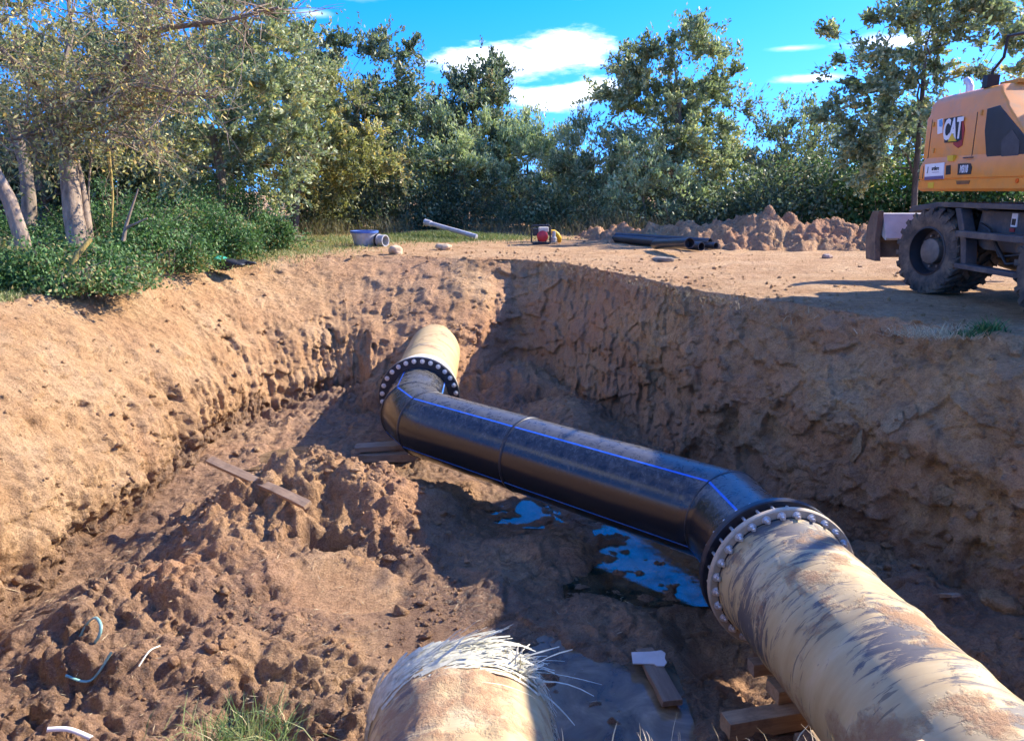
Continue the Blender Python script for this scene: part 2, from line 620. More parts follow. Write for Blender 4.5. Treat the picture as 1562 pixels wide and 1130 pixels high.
def mat_black_pipe():
    """black polyethylene; pale dust and scuffs along the crown; uv = (angle 0..1 from crown, length m)"""
    m_, n, l, add, p, out = new_mat('black_polyethylene')
    tc = add('ShaderNodeTexCoord')
    ang = add('ShaderNodeAttribute', attribute_name='crown')
    mp = add('ShaderNodeMapping')
    mp.inputs['Scale'].default_value = (1, 1, 1)
    l.new(tc.outputs['Object'], mp.inputs['Vector'])
    nz = add('ShaderNodeTexNoise', i_Scale=11.0, i_Detail=10.0, i_Roughness=0.78, i_Distortion=0.6)
    l.new(mp.outputs[0], nz.inputs['Vector'])
    # dust gathers on the crown, streaky
    ad = add('ShaderNodeMath', operation='MULTIPLY_ADD')
    l.new(ang.outputs['Fac'], ad.inputs[0]); ad.inputs[1].default_value = 0.42
    l.new(nz.outputs['Fac'], ad.inputs[2])
    mr = add('ShaderNodeMapRange')
    mr.inputs['From Min'].default_value = 0.70; mr.inputs['From Max'].default_value = 1.10
    mr.inputs['To Max'].default_value = 0.30
    l.new(ad.outputs[0], mr.inputs['Value'])
    sp = add('ShaderNodeTexNoise', i_Scale=5.0, i_Detail=10.0, i_Roughness=0.8)
    l.new(mp.outputs[0], sp.inputs['Vector'])
    s2 = add('ShaderNodeMapRange')
    s2.inputs['From Min'].default_value = 0.66; s2.inputs['From Max'].default_value = 0.72
    s2.inputs['To Max'].default_value = 0.5
    l.new(sp.outputs['Fac'], s2.inputs['Value'])
    mxm = add('ShaderNodeMath', operation='MAXIMUM')
    l.new(mr.outputs[0], mxm.inputs[0]); l.new(s2.outputs[0], mxm.inputs[1])
    c = mixc(add, l, mxm.outputs[0], (0.014, 0.014, 0.016), (0.42, 0.39, 0.33))
    l.new(c, p.inputs['Base Color'])
    rr = add('ShaderNodeMapRange')
    rr.inputs['To Min'].default_value = 0.22; rr.inputs['To Max'].default_value = 0.7
    l.new(mxm.outputs[0], rr.inputs['Value'])
    l.new(rr.outputs[0], p.inputs['Roughness'])
    bp = add('ShaderNodeBump', i_Strength=0.15, i_Distance=0.004)
    l.new(nz.outputs['Fac'], bp.inputs['Height'])
    l.new(bp.outputs[0], p.inputs['Normal'])
    return m_


def mat_fibre(name, scrape=0.5, mud=0.3, seed=0.0):
    """sand coloured glass-fibre pipe with dark scrapes running round it and dried mud"""
    m_, n, l, add, p, out = new_mat(name)
    tc = add('ShaderNodeTexCoord')
    mp = add('ShaderNodeMapping')
    mp.inputs['Scale'].default_value = (1.0, 4.5, 1.0)
    mp.inputs['Location'].default_value = (seed, seed, 0)
    l.new(tc.outputs['Object'], mp.inputs['Vector'])
    base = add('ShaderNodeTexNoise', i_Scale=2.0, i_Detail=6.0, i_Roughness=0.6)
    l.new(mp.outputs[0], base.inputs['Vector'])
    bc = ramp(add, [(0.3, (0.42, 0.29, 0.125)), (0.55, (0.51, 0.375, 0.180)), (0.75, (0.57, 0.45, 0.255))])
    l.new(base.outputs['Fac'], bc.inputs[0])
    # scrapes
    s1 = add('ShaderNodeTexNoise', i_Scale=3.2, i_Detail=10.0, i_Roughness=0.75, i_Distortion=0.8)
    l.new(mp.outputs[0], s1.inputs['Vector'])
    big = add('ShaderNodeTexNoise', i_Scale=1.1, i_Detail=2.0)
    l.new(tc.outputs['Object'], big.inputs['Vector'])
    s1m = add('ShaderNodeMath', operation='MULTIPLY_ADD')
    l.new(big.outputs['Fac'], s1m.inputs[0]); s1m.inputs[1].default_value = 0.9
    l.new(s1.outputs['Fac'], s1m.inputs[2])
    s1r = add('ShaderNodeMapRange')
    s1r.inputs['From Min'].default_value = 1.16 - 0.2 * scrape; s1r.inputs['From Max'].default_value = 1.24 - 0.2 * scrape
    s1r.inputs['To Max'].default_value = 0.85
    l.new(s1m.outputs[0], s1r.inputs['Value'])
    c = mixc(add, l, s1r.outputs[0], bc.outputs[0], (0.045, 0.050, 0.065))
    # thin dark scratches round the pipe
    wv = add('ShaderNodeTexNoise', i_Scale=9.0, i_Detail=3.0, i_Roughness=0.5)
    m2 = add('ShaderNodeMapping'); m2.inputs['Scale'].default_value = (0.35, 3.5, 0.35)
    l.new(tc.outputs['Object'], m2.inputs['Vector']); l.new(m2.outputs[0], wv.inputs['Vector'])
    wr = add('ShaderNodeMapRange')
    wr.inputs['From Min'].default_value = 0.635; wr.inputs['From Max'].default_value = 0.66
    wr.inputs['To Max'].default_value = 0.55 * scrape
    l.new(wv.outputs['Fac'], wr.inputs['Value'])
    c = mixc(add, l, wr.outputs[0], c, (0.05, 0.045, 0.04))
    # mud
    md = add('ShaderNodeTexNoise', i_Scale=2.4, i_Detail=9.0, i_Roughness=0.7)
    mo = add('ShaderNodeMapping'); mo.inputs['Location'].default_value = (3.1 + seed, 1.7, 0.4)
    l.new(tc.outputs['Object'], mo.inputs['Vector']); l.new(mo.outputs[0], md.inputs['Vector'])
    mr = add('ShaderNodeMapRange')
    mr.inputs['From Min'].default_value = 0.62 - 0.2 * mud; mr.inputs['From Max'].default_value = 0.70 - 0.15 * mud
    l.new(md.outputs['Fac'], mr.inputs['Value'])
    c = mixc(add, l, mr.outputs[0], c, (0.38, 0.22, 0.11))
    l.new(c, p.inputs['Base Color'])
    rr = add('ShaderNodeMapRange')
    rr.inputs['To Min'].default_value = 0.5; rr.inputs['To Max'].default_value = 0.92
    l.new(mr.outputs[0], rr.inputs['Value'])
    l.new(rr.outputs[0], p.inputs['Roughness'])
    fine = add('ShaderNodeTexNoise', i_Scale=40.0, i_Detail=6.0, i_Roughness=0.7)
    l.new(tc.outputs['Object'], fine.inputs['Vector'])
    hh = add('ShaderNodeMath', operation='MULTIPLY')
    l.new(mr.outputs[0], hh.inputs[0]); l.new(fine.outputs['Fac'], hh.inputs[1])
    bp = add('ShaderNodeBump', i_Strength=0.9, i_Distance=0.02)
    l.new(hh.outputs[0], bp.inputs['Height'])
    b2 = add('ShaderNodeBump', i_Strength=0.25, i_Distance=0.006)
    l.new(s1.outputs['Fac'], b2.inputs['Height']); l.new(bp.outputs[0], b2.inputs['Normal'])
    l.new(b2.outputs[0], p.inputs['Normal'])
    return m_


def mat_bark(name, a, b, sc=9.0):
    m_, n, l, add, p, out = new_mat(name)
    tc = add('ShaderNodeTexCoord')
    mp = add('ShaderNodeMapping'); mp.inputs['Scale'].default_value = (1, 1, 0.35)
    l.new(tc.outputs['Object'], mp.inputs['Vector'])
    nz = add('ShaderNodeTexNoise', i_Scale=sc, i_Detail=8.0, i_Roughness=0.7)
    l.new(mp.outputs[0], nz.inputs['Vector'])
    rp = ramp(add, [(0.35, a), (0.65, b)])
    l.new(nz.outputs['Fac'], rp.inputs[0])
    l.new(rp.outputs[0], p.inputs['Base Color'])
    p.inputs['Roughness'].default_value = 0.9
    bp = add('ShaderNodeBump', i_Strength=0.8, i_Distance=0.02)
    l.new(nz.outputs['Fac'], bp.inputs['Height']); l.new(bp.outputs[0], p.inputs['Normal'])
    return m_


def mat_wood(name, a, b):
    m_, n, l, add, p, out = new_mat(name)
    tc = add('ShaderNodeTexCoord')
    mp = add('ShaderNodeMapping'); mp.inputs['Scale'].default_value = (1.2, 14, 14)
    l.new(tc.outputs['Object'], mp.inputs['Vector'])
    nz = add('ShaderNodeTexNoise', i_Scale=2.5, i_Detail=7.0, i_Roughness=0.65, i_Distortion=0.6)
    l.new(mp.outputs[0], nz.inputs['Vector'])
    rp = ramp(add, [(0.3, a), (0.7, b)])
    l.new(nz.outputs['Fac'], rp.inputs[0])
    d = add('ShaderNodeTexNoise', i_Scale=5.0, i_Detail=7.0, i_Roughness=0.7)
    l.new(tc.outputs['Object'], d.inputs['Vector'])
    dr = add('ShaderNodeMapRange'); dr.inputs['From Min'].default_value = 0.5; dr.inputs['From Max'].default_value = 0.68
    l.new(d.outputs['Fac'], dr.inputs['Value'])
    c = mixc(add, l, dr.outputs[0], rp.outputs[0], (0.20, 0.125, 0.07))
    l.new(c, p.inputs['Base Color'])
    p.inputs['Roughness'].default_value = 0.8
    bp = add('ShaderNodeBump', i_Strength=0.5, i_Distance=0.006)
    l.new(nz.outputs['Fac'], bp.inputs['Height']); l.new(bp.outputs[0], p.inputs['Normal'])
    return m_


M_SOIL = mat_soil()
M_WATER = mat_water('puddle_water', 1.9, (0.10, 0.6), 0.03)
M_WATER_MUDDY = mat_water('muddy_water', 1.36, (0.55, 0.95), 0.06)
M_BLACKPIPE = mat_black_pipe()
M_FIB_NEAR = mat_fibre('glass_fibre_scraped', scrape=1.15, mud=0.42)
M_FIB_FAR = mat_fibre('glass_fibre_far', scrape=0.35, mud=0.25, seed=5.0)
M_FIB_STUB = mat_fibre('glass_fibre_stub', scrape=0.15, mud=0.75, seed=9.0)
M_BLUE = mat_simple('blue_stripe', (0.02, 0.14, 0.60), 0.45, var=0.2, scale=20, dirt=(0.3, 0.28, 0.24), dirt_amt=0.25, dirt_scale=9)
M_BLACKRING = mat_simple('black_flange', (0.02, 0.021, 0.026), 0.4, var=0.3, scale=15, dirt=(0.25, 0.2, 0.14), dirt_amt=0.2)
M_TANRING = mat_simple('sand_flange', (0.42, 0.34, 0.23), 0.6, var=0.2, scale=10, dirt=(0.26, 0.16, 0.09), dirt_amt=0.3, dirt_scale=8, bump=0.003)
M_ZINC = mat_simple('zinc_bolt', (0.72, 0.72, 0.70), 0.35, metal=0.75, var=0.15, scale=40)
M_WOOD = mat_wood('raw_timber', (0.30, 0.17, 0.085), (0.50, 0.32, 0.17))
M_WOODM = mat_wood('muddy_timber', (0.26, 0.155, 0.085), (0.42, 0.28, 0.16))
M_WOODD = mat_wood('wet_timber', (0.15, 0.09, 0.055), (0.26, 0.165, 0.10))
M_WOODG = mat_wood('grey_timber', (0.20, 0.14, 0.09), (0.36, 0.26, 0.17))
M_STRAND = mat_simple('glass_strand', (0.58, 0.55, 0.39), 0.5, var=0.3, scale=30, spec=0.4, dirt=(0.42, 0.30, 0.17), dirt_amt=0.4, dirt_scale=7)
M_CARD = mat_simple('pale_board', (0.55, 0.47, 0.40), 0.8, var=0.12, scale=8)


# ------------------------------------------------------------------ pit outline: (rim x,y), (toe x,y), side type (0 left slope .. 1 right steep wall)
ST = [
    (-5.5, 3.2, -4.0, 2.6, 0.0), (-5.8, 5.5, -4.05, 5.0, 0.0), (-6.0, 8.2, -4.0, 7.2, 0.0), (-5.95, 10.4, -4.0, 9.2, 0.0),
    (-5.75, 12.6, -3.95, 10.8, 0.05), (-5.3, 14.4, -3.5, 11.9, 0.15), (-4.0, 15.5, -2.8, 12.3, 0.25), (-2.5, 15.8, -2.1, 11.8, 0.4),
    (-1.45, 15.4, -1.25, 11.3, 0.6), (-0.75, 15.0, -0.60, 11.9, 0.8), (0.15, 14.9, 0.05, 13.2, 1.0), (0.95, 14.3, 0.7, 12.5, 1.0), (1.76, 12.3, 1.5, 11.0, 1.0),
    (2.5, 10.3, 2.25, 9.2, 1.0), (3.25, 9.2, 2.85, 8.0, 0.95), (3.85, 8.05, 3.35, 6.9, 0.9), (4.5, 7.1, 3.95, 6.0, 0.95),
    (5.15, 6.2, 4.55, 5.2, 0.95), (5.4, 4.7, 5.0, 4.0, 0.9), (5.3, 2.9, 4.9, 2.7, 0.8), (4.1, 1.5, 3.9, 2.05, 0.6),
    (2.3, 1.42, 2.3, 1.85, 0.6), (1.0, 1.5, 1.0, 1.9, 0.6), (-0.6, 1.5, -0.6, 1.9, 0.5), (-2.4, 1.55, -2.4, 2.2, 0.4), (-4.3, 1.9, -3.6, 2.4, 0.2)]
FLOOR = -2.12
WATER_Z = -2.105


def catmull(P, per=240):
    P = np.asarray(P, float)
    n = len(P)
    t = np.linspace(0, 1, per, endpoint=False)[:, None]
    out = []
    for i in range(n):
        p0, p1, p2, p3 = P[i - 1], P[i], P[(i + 1) % n], P[(i + 2) % n]
        out.append(0.5 * ((2 * p1) + (-p0 + p2) * t + (2 * p0 - 5 * p1 + 4 * p2 - p3) * t ** 2 + (-p0 + 3 * p1 - 3 * p2 + p3) * t ** 3))
    return np.concatenate(out)


def ground_z(x, y):
    """level of the ground round the pit"""
    z = 0.035 * fbm(x / 1.7, y / 1.7, oct=3, seed=3)
    z = z + 0.10 * sstep(17, 30, y) * (0.5 + fbm(x / 6, y / 6, oct=2, seed=5))
    z = z + 0.25 * sstep(-6.0, -9.5, x)
    return z


def build_ground():
    S = catmull(ST)
    seg = np.hypot(*(np.roll(S[:, :2], -1, 0) - S[:, :2]).T)
    dist = np.hypot(S[:, 0], S[:, 1])
    sp = np.clip(0.0028 * dist, 0.016, 0.05)
    sp = np.where(S[:, 1] < 2.4, 0.045, sp)
    cum = np.concatenate([[0], np.cumsum(seg / sp)])
    N = int(cum[-1])
    k = np.interp(np.linspace(0, cum[-1], N, endpoint=False), cum, np.arange(len(S) + 1))
    i0 = np.floor(k).astype(int) % len(S); fr = (k - np.floor(k))[:, None]
    Q = S[i0] * (1 - fr) + S[(i0 + 1) % len(S)] * fr
    rim, toe, typ = Q[:, 0:2], Q[:, 2:4], Q[:, 4]
    arc = np.concatenate([[0], np.cumsum(np.hypot(*np.diff(rim, axis=0).T))])
    C = np.array([-0.2, 8.0])
    nC = rim - C; nC /= np.linalg.norm(nC, axis=1)[:, None]
    dn = rim - toe; dn /= np.linalg.norm(dn, axis=1)[:, None] + 1e-9
    dn = dn * 0.6 + nC * 0.4; dn /= np.linalg.norm(dn, axis=1)[:, None]
    NW = 118
    rows, wets, tones = [], [], []
    depth = 2.12
    ww = np.linspace(1.16, 0, NW)          # from below the floor up to the rim
    for w in ww:
        wc = min(w, 1.0)
        ex = 1.75 + typ * (-0.45 + 1.0 * sstep(10.8, 8.4, rim[:, 1]))
        slump = typ * sstep(10.8, 8.4, rim[:, 1]) * sstep(2.0, 4.0, rim[:, 1])
        h = 1 - (1 - wc) ** ex
        # steep walls get a rounded brow and a nearly straight face
        P = rim * (1 - h)[:, None] + toe * h[:, None]
        z = np.full(N, -depth * w)
        x, y = P[:, 0], P[:, 1]
        a2 = w * 2.4
        env = sstep(0, 0.12, w) * 0.85 + 0.15
        # undercut at the foot of the left slope
        und = (1 - typ) * 0.16 * sstep(0.80, 0.90, w) * (0.7 + fbm(arc / 0.9, arc * 0 + 2, oct=2, seed=8))
        big = 0.30 * fbm(x / 1.5, y / 1.5, z / 1.3, oct=3, seed=21) * env
        sk = arc + 0.25 * a2 * (1 - typ)          # the bucket's pulls run slightly aslant
        gw = 0.5 * fbm(arc * 0.9, arc * 0 + a2 * 1.1, oct=2, seed=4)
        groove = fbm(sk / 0.30 + gw, np.full(N, a2 / 2.4), oct=4, seed=31, gain=0.55)
        teeth = billow(sk / 0.20 + gw, np.full(N, a2 / 1.7), oct=3, seed=33) - 0.5
        groove = groove + 0.38 * teeth
        f1, f2, cid = worley(arc / 0.42 + 0.5 * vnoise(arc * 3, arc * 0 + a2 * 5, seed=2), np.full(N, a2 / 0.34), seed=5)
        g1, g2, gid = worley(arc / 0.15, np.full(N, a2 / 0.13), seed=15)
        chip = (cid - 0.5) * 0.17 + (gid - 0.5) * 0.025 - 0.05 * (np.clip((f2 - f1), 0, 0.12) < 0.035)
        aw = arc + 0.10 * fbm(arc / 0.2, np.full(N, a2 / 0.2), oct=3, seed=46)
        cl = clods(aw, np.full(N, a2) + 0.10 * fbm(arc / 0.2 + 5, np.full(N, a2 / 0.2), oct=3, seed=47), 0.21, seed=44, keep=0.35) * 0.12 + clods(aw, np.full(N, a2), 0.07, seed=45, keep=0.4) * 0.06
        rough = fbm(x / 0.22, y / 0.22, z / 0.22, oct=4, seed=61, gain=0.58) * 0.10
        lower = sstep(0.35, 0.7, w)
        bil = billow(arc / 0.30, np.full(N, a2 / 0.22), oct=4, seed=35) - 0.5
        ledge = typ * 0.16 * sstep(0.50, 0.60, w + 0.12 * fbm(arc / 0.8, arc * 0 + 3.1, oct=3, seed=37)) * sstep(1.05, 0.75, w) * (0.5 + fbm(arc / 1.3, arc * 0 + 9, oct=2, seed=38))
        disp = big + rough - env * (groove * (0.105 * (1 - typ) * (0.5 + 1.0 * lower) + 0.115 * typ * (1 - 0.65 * slump * (1 - 0.5 * lower)))) - cl * env * (0.10 + 0.15 * typ + 0.15 * lower) - env * bil * (0.012 + 0.022 * typ) + ledge
        disp = disp + chip * env * (0.30 * (1 - typ) * (0.35 + lower) + 1.05 * typ * (0.6 + 0.4 * lower)) + und
        # deep broken cavities in the lower left face
        hole = np.clip(fbm(aw / 0.26, np.full(N, a2 / 0.22), oct=4, seed=91, gain=0.5) - 0.42, 0, 1) * (1 - typ) * sstep(0.25, 0.6, w)
        disp = disp + hole * 0.8
        P = P + dn * disp[:, None]
        z = z + env * 0.05 * fbm(x / 0.3, y / 0.3, z / 0.3, oct=3, seed=71)
        gz = ground_z(P[:, 0], P[:, 1])
        z = z + gz * (1 - wc)
        rows.append(np.column_stack([P, z]))
        nb = 0.10 * fbm(arc / 0.7, arc * 0 + 1.3, oct=3, seed=17)
        wets.append(np.clip(sstep(0.78, 0.93, w + nb) * (0.9 - 0.25 * typ), 0, 1))
        tn = typ * (0.48 + 1.1 * fbm(arc / 1.1, np.full(N, a2 / 0.9), oct=3, seed=19) + 0.45 * lower) + (1 - typ) * 0.7 * np.clip(fbm(arc / 1.2, np.full(N, a2), oct=3, seed=29) - 0.18, 0, 1)  # typ term: right wall colour pushed redder to warm its shade
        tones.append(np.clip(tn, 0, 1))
    r = [0.02, 0.05, 0.08, 0.12, 0.16, 0.2, 0.25, 0.3, 0.36, 0.42, 0.5, 0.58, 0.66, 0.75, 0.85, 0.95, 1.06, 1.18, 1.3, 1.45, 1.6, 1.75, 1.9, 2.1, 2.3, 2.5, 2.75, 3.0, 3.3, 3.6, 4.0, 4.4, 4.8,
         5.3, 5.8, 6.4, 7, 7.8, 8.6, 9.5, 10.5, 12, 14, 17, 21, 28, 40, 60, 100, 200, 500, 1500]
    for q in r:
        P = rim + nC * q
        x, y = P[:, 0], P[:, 1]
        fade = 1.0 if q < 12 else max(0.0, 1 - (q - 12) / 30)
        z = ground_z(x, y) if q < 60 else np.full(N, 0.1)
        tr = 0.018 * fbm(x / 0.25, y / 0.25, oct=4, seed=81) + 0.02 * clods(x, y, 0.12, seed=7, keep=0.25) * sstep(0.9, 0.1, np.full(N, q)) * 3
        # wheel ruts of the digger on the working pad
        rut = 0.02 * np.sin((x * 0.25 + y) * 22.0) * np.exp(-((x - 0.35 * (y - 12) - 3.2) / 0.3) ** 2)
        z = z + (tr + rut) * fade
        rows.append(np.column_stack([P, z])); wets.append(np.zeros(N))
        tones.append(np.clip(0.25 * fbm(x / 1.2, y / 1.2, oct=3, seed=23), 0, 1))
    V = np.concatenate(rows)
    Rn = len(rows)
    idx = np.arange(Rn * N).reshape(Rn, N)
    a = idx[:-1]; b = idx[1:]
    F = np.stack([a, b, np.roll(b, -1, 1), np.roll(a, -1, 1)], -1).reshape(-1, 4)
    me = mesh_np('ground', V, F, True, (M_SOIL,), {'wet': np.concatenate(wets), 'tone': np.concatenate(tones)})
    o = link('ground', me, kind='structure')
    return o


GROUND = build_ground()


# ------------------------------------------------------------------ pit floor with the mud heap
PUDDLES = [(1.25, 6.35, 0.52, 0.62, 0.10), (1.15, 6.95, 0.38, 0.35, 0.09), (0.62, 4.45, 0.55, 0.50, 0.10), (0.25, 4.95, 0.30, 0.25, 0.07),
           (-0.12, 7.66, 0.36, 0.10, 0.09), (0.16, 7.78, 0.12, 0.26, 0.08), (-2.82, 9.5, 0.48, 0.36, 0.17), (-3.36, 7.25, 0.12, 0.30, 0.10), 
           (-1.7, 6.45, 0.25, 0.12, 0.06), (3.2, 3.6, 0.5, 0.3, 0.06)]


def g2(x, y, cx, cy, sx, sy, rot=0.0):
    c, s = math.cos(rot), math.sin(rot)
    dx, dy = x - cx, y - cy
    u, v = dx * c + dy * s, -dx * s + dy * c
    return np.exp(-((u / sx) ** 2 + (v / sy) ** 2))


def floor_fields(x, y):
    wx = x + 0.10 * fbm(x / 0.5, y / 0.5, oct=3, seed=101)
    wy = y + 0.10 * fbm(x / 0.5 + 9, y / 0.5, oct=3, seed=102)
    mound = 0.68 * g2(wx, wy, -2.0, 7.35, 1.05, 0.62, 0.15) + 0.34 * g2(wx, wy, -2.55, 6.4, 0.75, 0.8) + 0.22 * g2(wx, wy, -1.2, 6.9, 0.5, 0.7) + 0.10 * g2(wx, wy, -2.3, 5.2, 1.3, 0.7) + 0.16 * g2(wx, wy, -0.75, 7.35, 0.35, 0.2, 0.4)
    slab = g2(x, y, -1.42, 5.85, 0.42, 0.36) + g2(x, y, -0.75, 5.2, 0.35, 0.6)
    slab = np.clip(slab * 1.5, 0, 1)
    leftness = sstep(-0.3, -1.1, x + 0.15 * (y - 6))
    rub = np.clip(leftness * sstep(8.6, 7.6, y) + 0.35 * sstep(8.5, 9.5, y) + 0.55 * sstep(2.3, 2.9, x) + 0.5 * sstep(10.5, 11.5, y), 0, 1) * (1 - slab)
    band = sstep(-3.25, -3.6, x + 0.12 * fbm(x / 0.5, y / 0.5, oct=2, seed=107)) * sstep(4.6, 5.4, y) * sstep(10.5, 9.5, y)
    rub = rub * (1 - 0.85 * band) * (0.40 + 0.60 * sstep(-0.16, 0.10, fbm(x / 0.75, y / 0.65, oct=3, seed=108)))
    z = FLOOR + 0.03 + mound
    z = z + 0.10 * fbm(x / 0.9, y / 0.9, oct=3, seed=111) * (0.45 + 0.55 * rub)
    w1, w2, wid = worley(wx / 0.23, wy / 0.20, seed=211)
    z = z + rub * (0.10 * clods(wx, wy, 0.38, 201, 0.5) + 0.03 * clods(wx + 3, wy, 0.17, 202, 0.4) + 0.10 * (wid - 0.5))
    z = z + rub * 0.075 * fbm(x / 0.11, y / 0.11, oct=4, seed=231, gain=0.62)
    z = z + rub * 0.085 * (billow(x / 0.34, y / 0.30, oct=5, seed=221, gain=0.6) - 0.6)
    z = z + rub * 0.20 * (fbm(x / 0.42, y / 0.28, oct=4, seed=121))
    z = z - rub * 0.22 * np.clip(fbm(x / 0.24, y / 0.24, oct=3, seed=131) - 0.2, 0, 1)
    q1, q2, qid = worley(wx / 0.34, wy / 0.26, seed=213)
    calm = (1 - rub) * (1 - 0.8 * slab)
    z = z + calm * (0.05 * fbm(x / 0.16, y / 0.16, oct=5, seed=141, gain=0.6) + 0.03 * clods(wx, wy, 0.12, 205, 0.25) + 0.035 * (qid - 0.5) - 0.02 * (q2 - q1 < 0.06) + 0.05 * np.clip(billow(x / 0.5, y / 0.42, oct=3, seed=143) - 0.75, 0, 1))
    # shallow step of the scooped slab
    dslab = np.hypot((x + 1.42) / 0.5, (y - 5.9) / 0.42)
    dslab = np.hypot((wx + 1.42) / 0.50, (wy - 5.95) / 0.42)
    plate = sstep(1.0, 0.86, dslab)
    zs = FLOOR + 0.15 + 0.26 * (y - 5.95) - 0.10 * (x + 1.42) + 0.012 * fbm(x / 0.3, y / 0.3, oct=3, seed=181)
    z = z - plate * np.maximum(z - zs, -0.04)
    # low mud bank beside the near pipe and under the pipe bend
    z = z + 0.08 * g2(wx, wy, 1.12, 5.35, 0.16, 0.35, 0.3) - 0.20 * g2(wx, wy, 1.66, 5.05, 0.36, 0.62, 0.1) + 0.14 * g2(wx, wy, 0.60, 6.65, 0.50, 0.24, -0.3) + 0.10 * g2(wx, wy, -0.4, 8.3, 0.6, 0.3)
    z = z + 0.13 * g2(wx, wy, -0.15, 6.0, 0.25, 0.35) + 0.10 * g2(wx, wy, -0.05, 6.75, 0.35, 0.2)
    # debris along the far corner, the right wall and the near bank
    z = z + 0.45 * g2(wx, wy, 0.1, 12.6, 0.9, 0.8) + 0.30 * g2(wx, wy, 0.9, 10.9, 0.5, 0.9) + 0.22 * g2(wx, wy, 3.3, 5.8, 0.6, 0.8, 0.7) + 0.20 * g2(wx, wy, 4.2, 4.6, 0.6, 0.7)
    z = z + 0.35 * g2(wx, wy, -2.0, 12.0, 1.2, 0.4) + 0.35 * sstep(3.9, 2.2, wy) * (x < -0.9) + 0.15 * g2(wx, wy, -3.4, 5.3, 0.5, 0.8)
    pud = 0.0
    pn = 0.19 * fbm(x / 0.34, y / 0.20, oct=5, seed=191, gain=0.6)
    for (cx, cy, sx, sy, d) in PUDDLES:
        g = g2(wx * 0.6 + x * 0.4, wy * 0.6 + y * 0.4, cx, cy, sx, sy)
        pud = np.maximum(pud, sstep(0.25, 0.62, g))
        z = np.where(g > 0.02, z * (1 - sstep(0.2, 0.6, g)) + (FLOOR - d * 0.6 + pn) * sstep(0.2, 0.6, g), z)
    wet = np.clip(0.72 - 0.50 * sstep(-1.95, -1.65, z) + 0.9 * fbm(x / 0.7, y / 0.7, oct=4, seed=151), 0, 1)
    wet = np.clip(wet * (0.72 + 0.28 * sstep(-1.6, -0.4, x)) + 0.10 + 0.5 * pud, 0, 1)
    wet = np.maximum(wet, 0.95 * sstep(WATER_Z + 0.055, WATER_Z + 0.01, z) * sstep(-0.8, -0.3, x + 0 * y))
    wet = wet * (1 - 0.75 * g2(x, y, 1.66, 5.05, 0.36, 0.6))
    wet = wet * (1 - 0.85 * plate)
    wet = np.maximum(wet, 0.8 * sstep(-3.45, -3.75, x) * sstep(4.2, 6.5, y) * sstep(9.5, 8.5, y))
    return z, wet


def floor_z(x, y):
    z, _ = floor_fields(np.array([float(x)]), np.array([float(y)]))
    return float(z[0])


def build_floor():
    xs = np.arange(-4.5, 5.1, 0.021)
    ys = [1.5]
    while ys[-1] < 14.4:
        ys.append(ys[-1] + max(0.013, min(0.04, 0.0027 * ys[-1])))
    ys = np.array(ys)
    X, Y = np.meshgrid(xs, ys)
    Z, wet = floor_fields(X, Y)
    # keep the sheet inside the pit walls' outline by letting it dive below near the border
    lat = 0.016 * sstep(-2.0, -1.85, Z)
    X2 = X + lat * fbm(X / 0.12, Y / 0.12, Z / 0.12, oct=2, seed=161) * 2
    Y2 = Y + lat * fbm(X / 0.12 + 7, Y / 0.12, Z / 0.12, oct=2, seed=162) * 2
    V = np.column_stack([X2.ravel(), Y2.ravel(), Z.ravel()])
    ny, nx = X.shape
    idx = np.arange(ny * nx).reshape(ny, nx)
    F = np.stack([idx[:-1, :-1], idx[:-1, 1:], idx[1:, 1:], idx[1:, :-1]], -1).reshape(-1, 4)
    tone = np.clip(0.35 + 0.8 * fbm(X / 0.8, Y / 0.8, oct=3, seed=171), 0, 0.8)
    tone = tone * (1 - 0.6 * sstep(0.6, 1.0, g2(X, Y, -1.42, 5.95, 0.9, 0.8)))
    me = mesh_np('pit_floor', V, F, True, (M_SOIL,), {'wet': wet.ravel(), 'tone': tone.ravel()})
    return link('pit_floor', me, kind='structure')


build_floor()
for kw_, (x0, x1, y0, y1) in enumerate(((0.45, 1.95, 5.78, 7.75), (-0.25, 1.2, 3.4, 5.45), (-0.65, 0.42, 7.3, 8.2), (-3.4, -2.2, 9.0, 10.0), (-3.6, -3.1, 6.7, 7.8), (2.6, 3.9, 3.1, 4.1))):
    wm = mesh_np('puddle_water', [(x0, y0, WATER_Z), (x1, y0, WATER_Z), (x1, y1, WATER_Z), (x0, y1, WATER_Z)], [(0, 1, 2, 3)], False, (M_WATER if kw_ in (0, 2) else M_WATER_MUDDY,))
    link('puddle_water', wm, kind='structure')

# ------------------------------------------------------------------ pipes
PZ = -1.40
RB = 0.40      # black pipe radius
RF = 0.45      # fibre pipe radius
D1 = Vector((-0.11, 1.0, 0)).normalized()
F1 = Vector((1.93, 4.98, PZ))
E1 = F1 + D1 * 1.05
E2 = Vector((-1.22, 8.85, PZ))
D2 = (E2 - E1).normalized()
D3 = Vector((-0.03, 1.0, 0)).normalized()
F2 = E2 + D3 * 1.15
UPV = Vector((0, 0, 1))


def mitre_path(pts, sub=6):
    """dense list of (centre, incoming dir, normal of ring plane)"""
    out = []
    n = len(pts)
    for i in range(n - 1):
        d = (pts[i + 1] - pts[i]).normalized()
        if i == 0:
            out.append((pts[0], d, d))
        L = (pts[i + 1] - pts[i]).length
        k = max(1, int(L / 0.25))
        for j in range(1, k):
            out.append((pts[i].lerp(pts[i + 1], j / k), d, d))
        if i < n - 2:
            d2 = (pts[i + 2] - pts[i + 1]).normalized()
            out.append((pts[i + 1], d, (d + d2).normalized()))
        else:
            out.append((pts[i + 1], d, d))
    return out


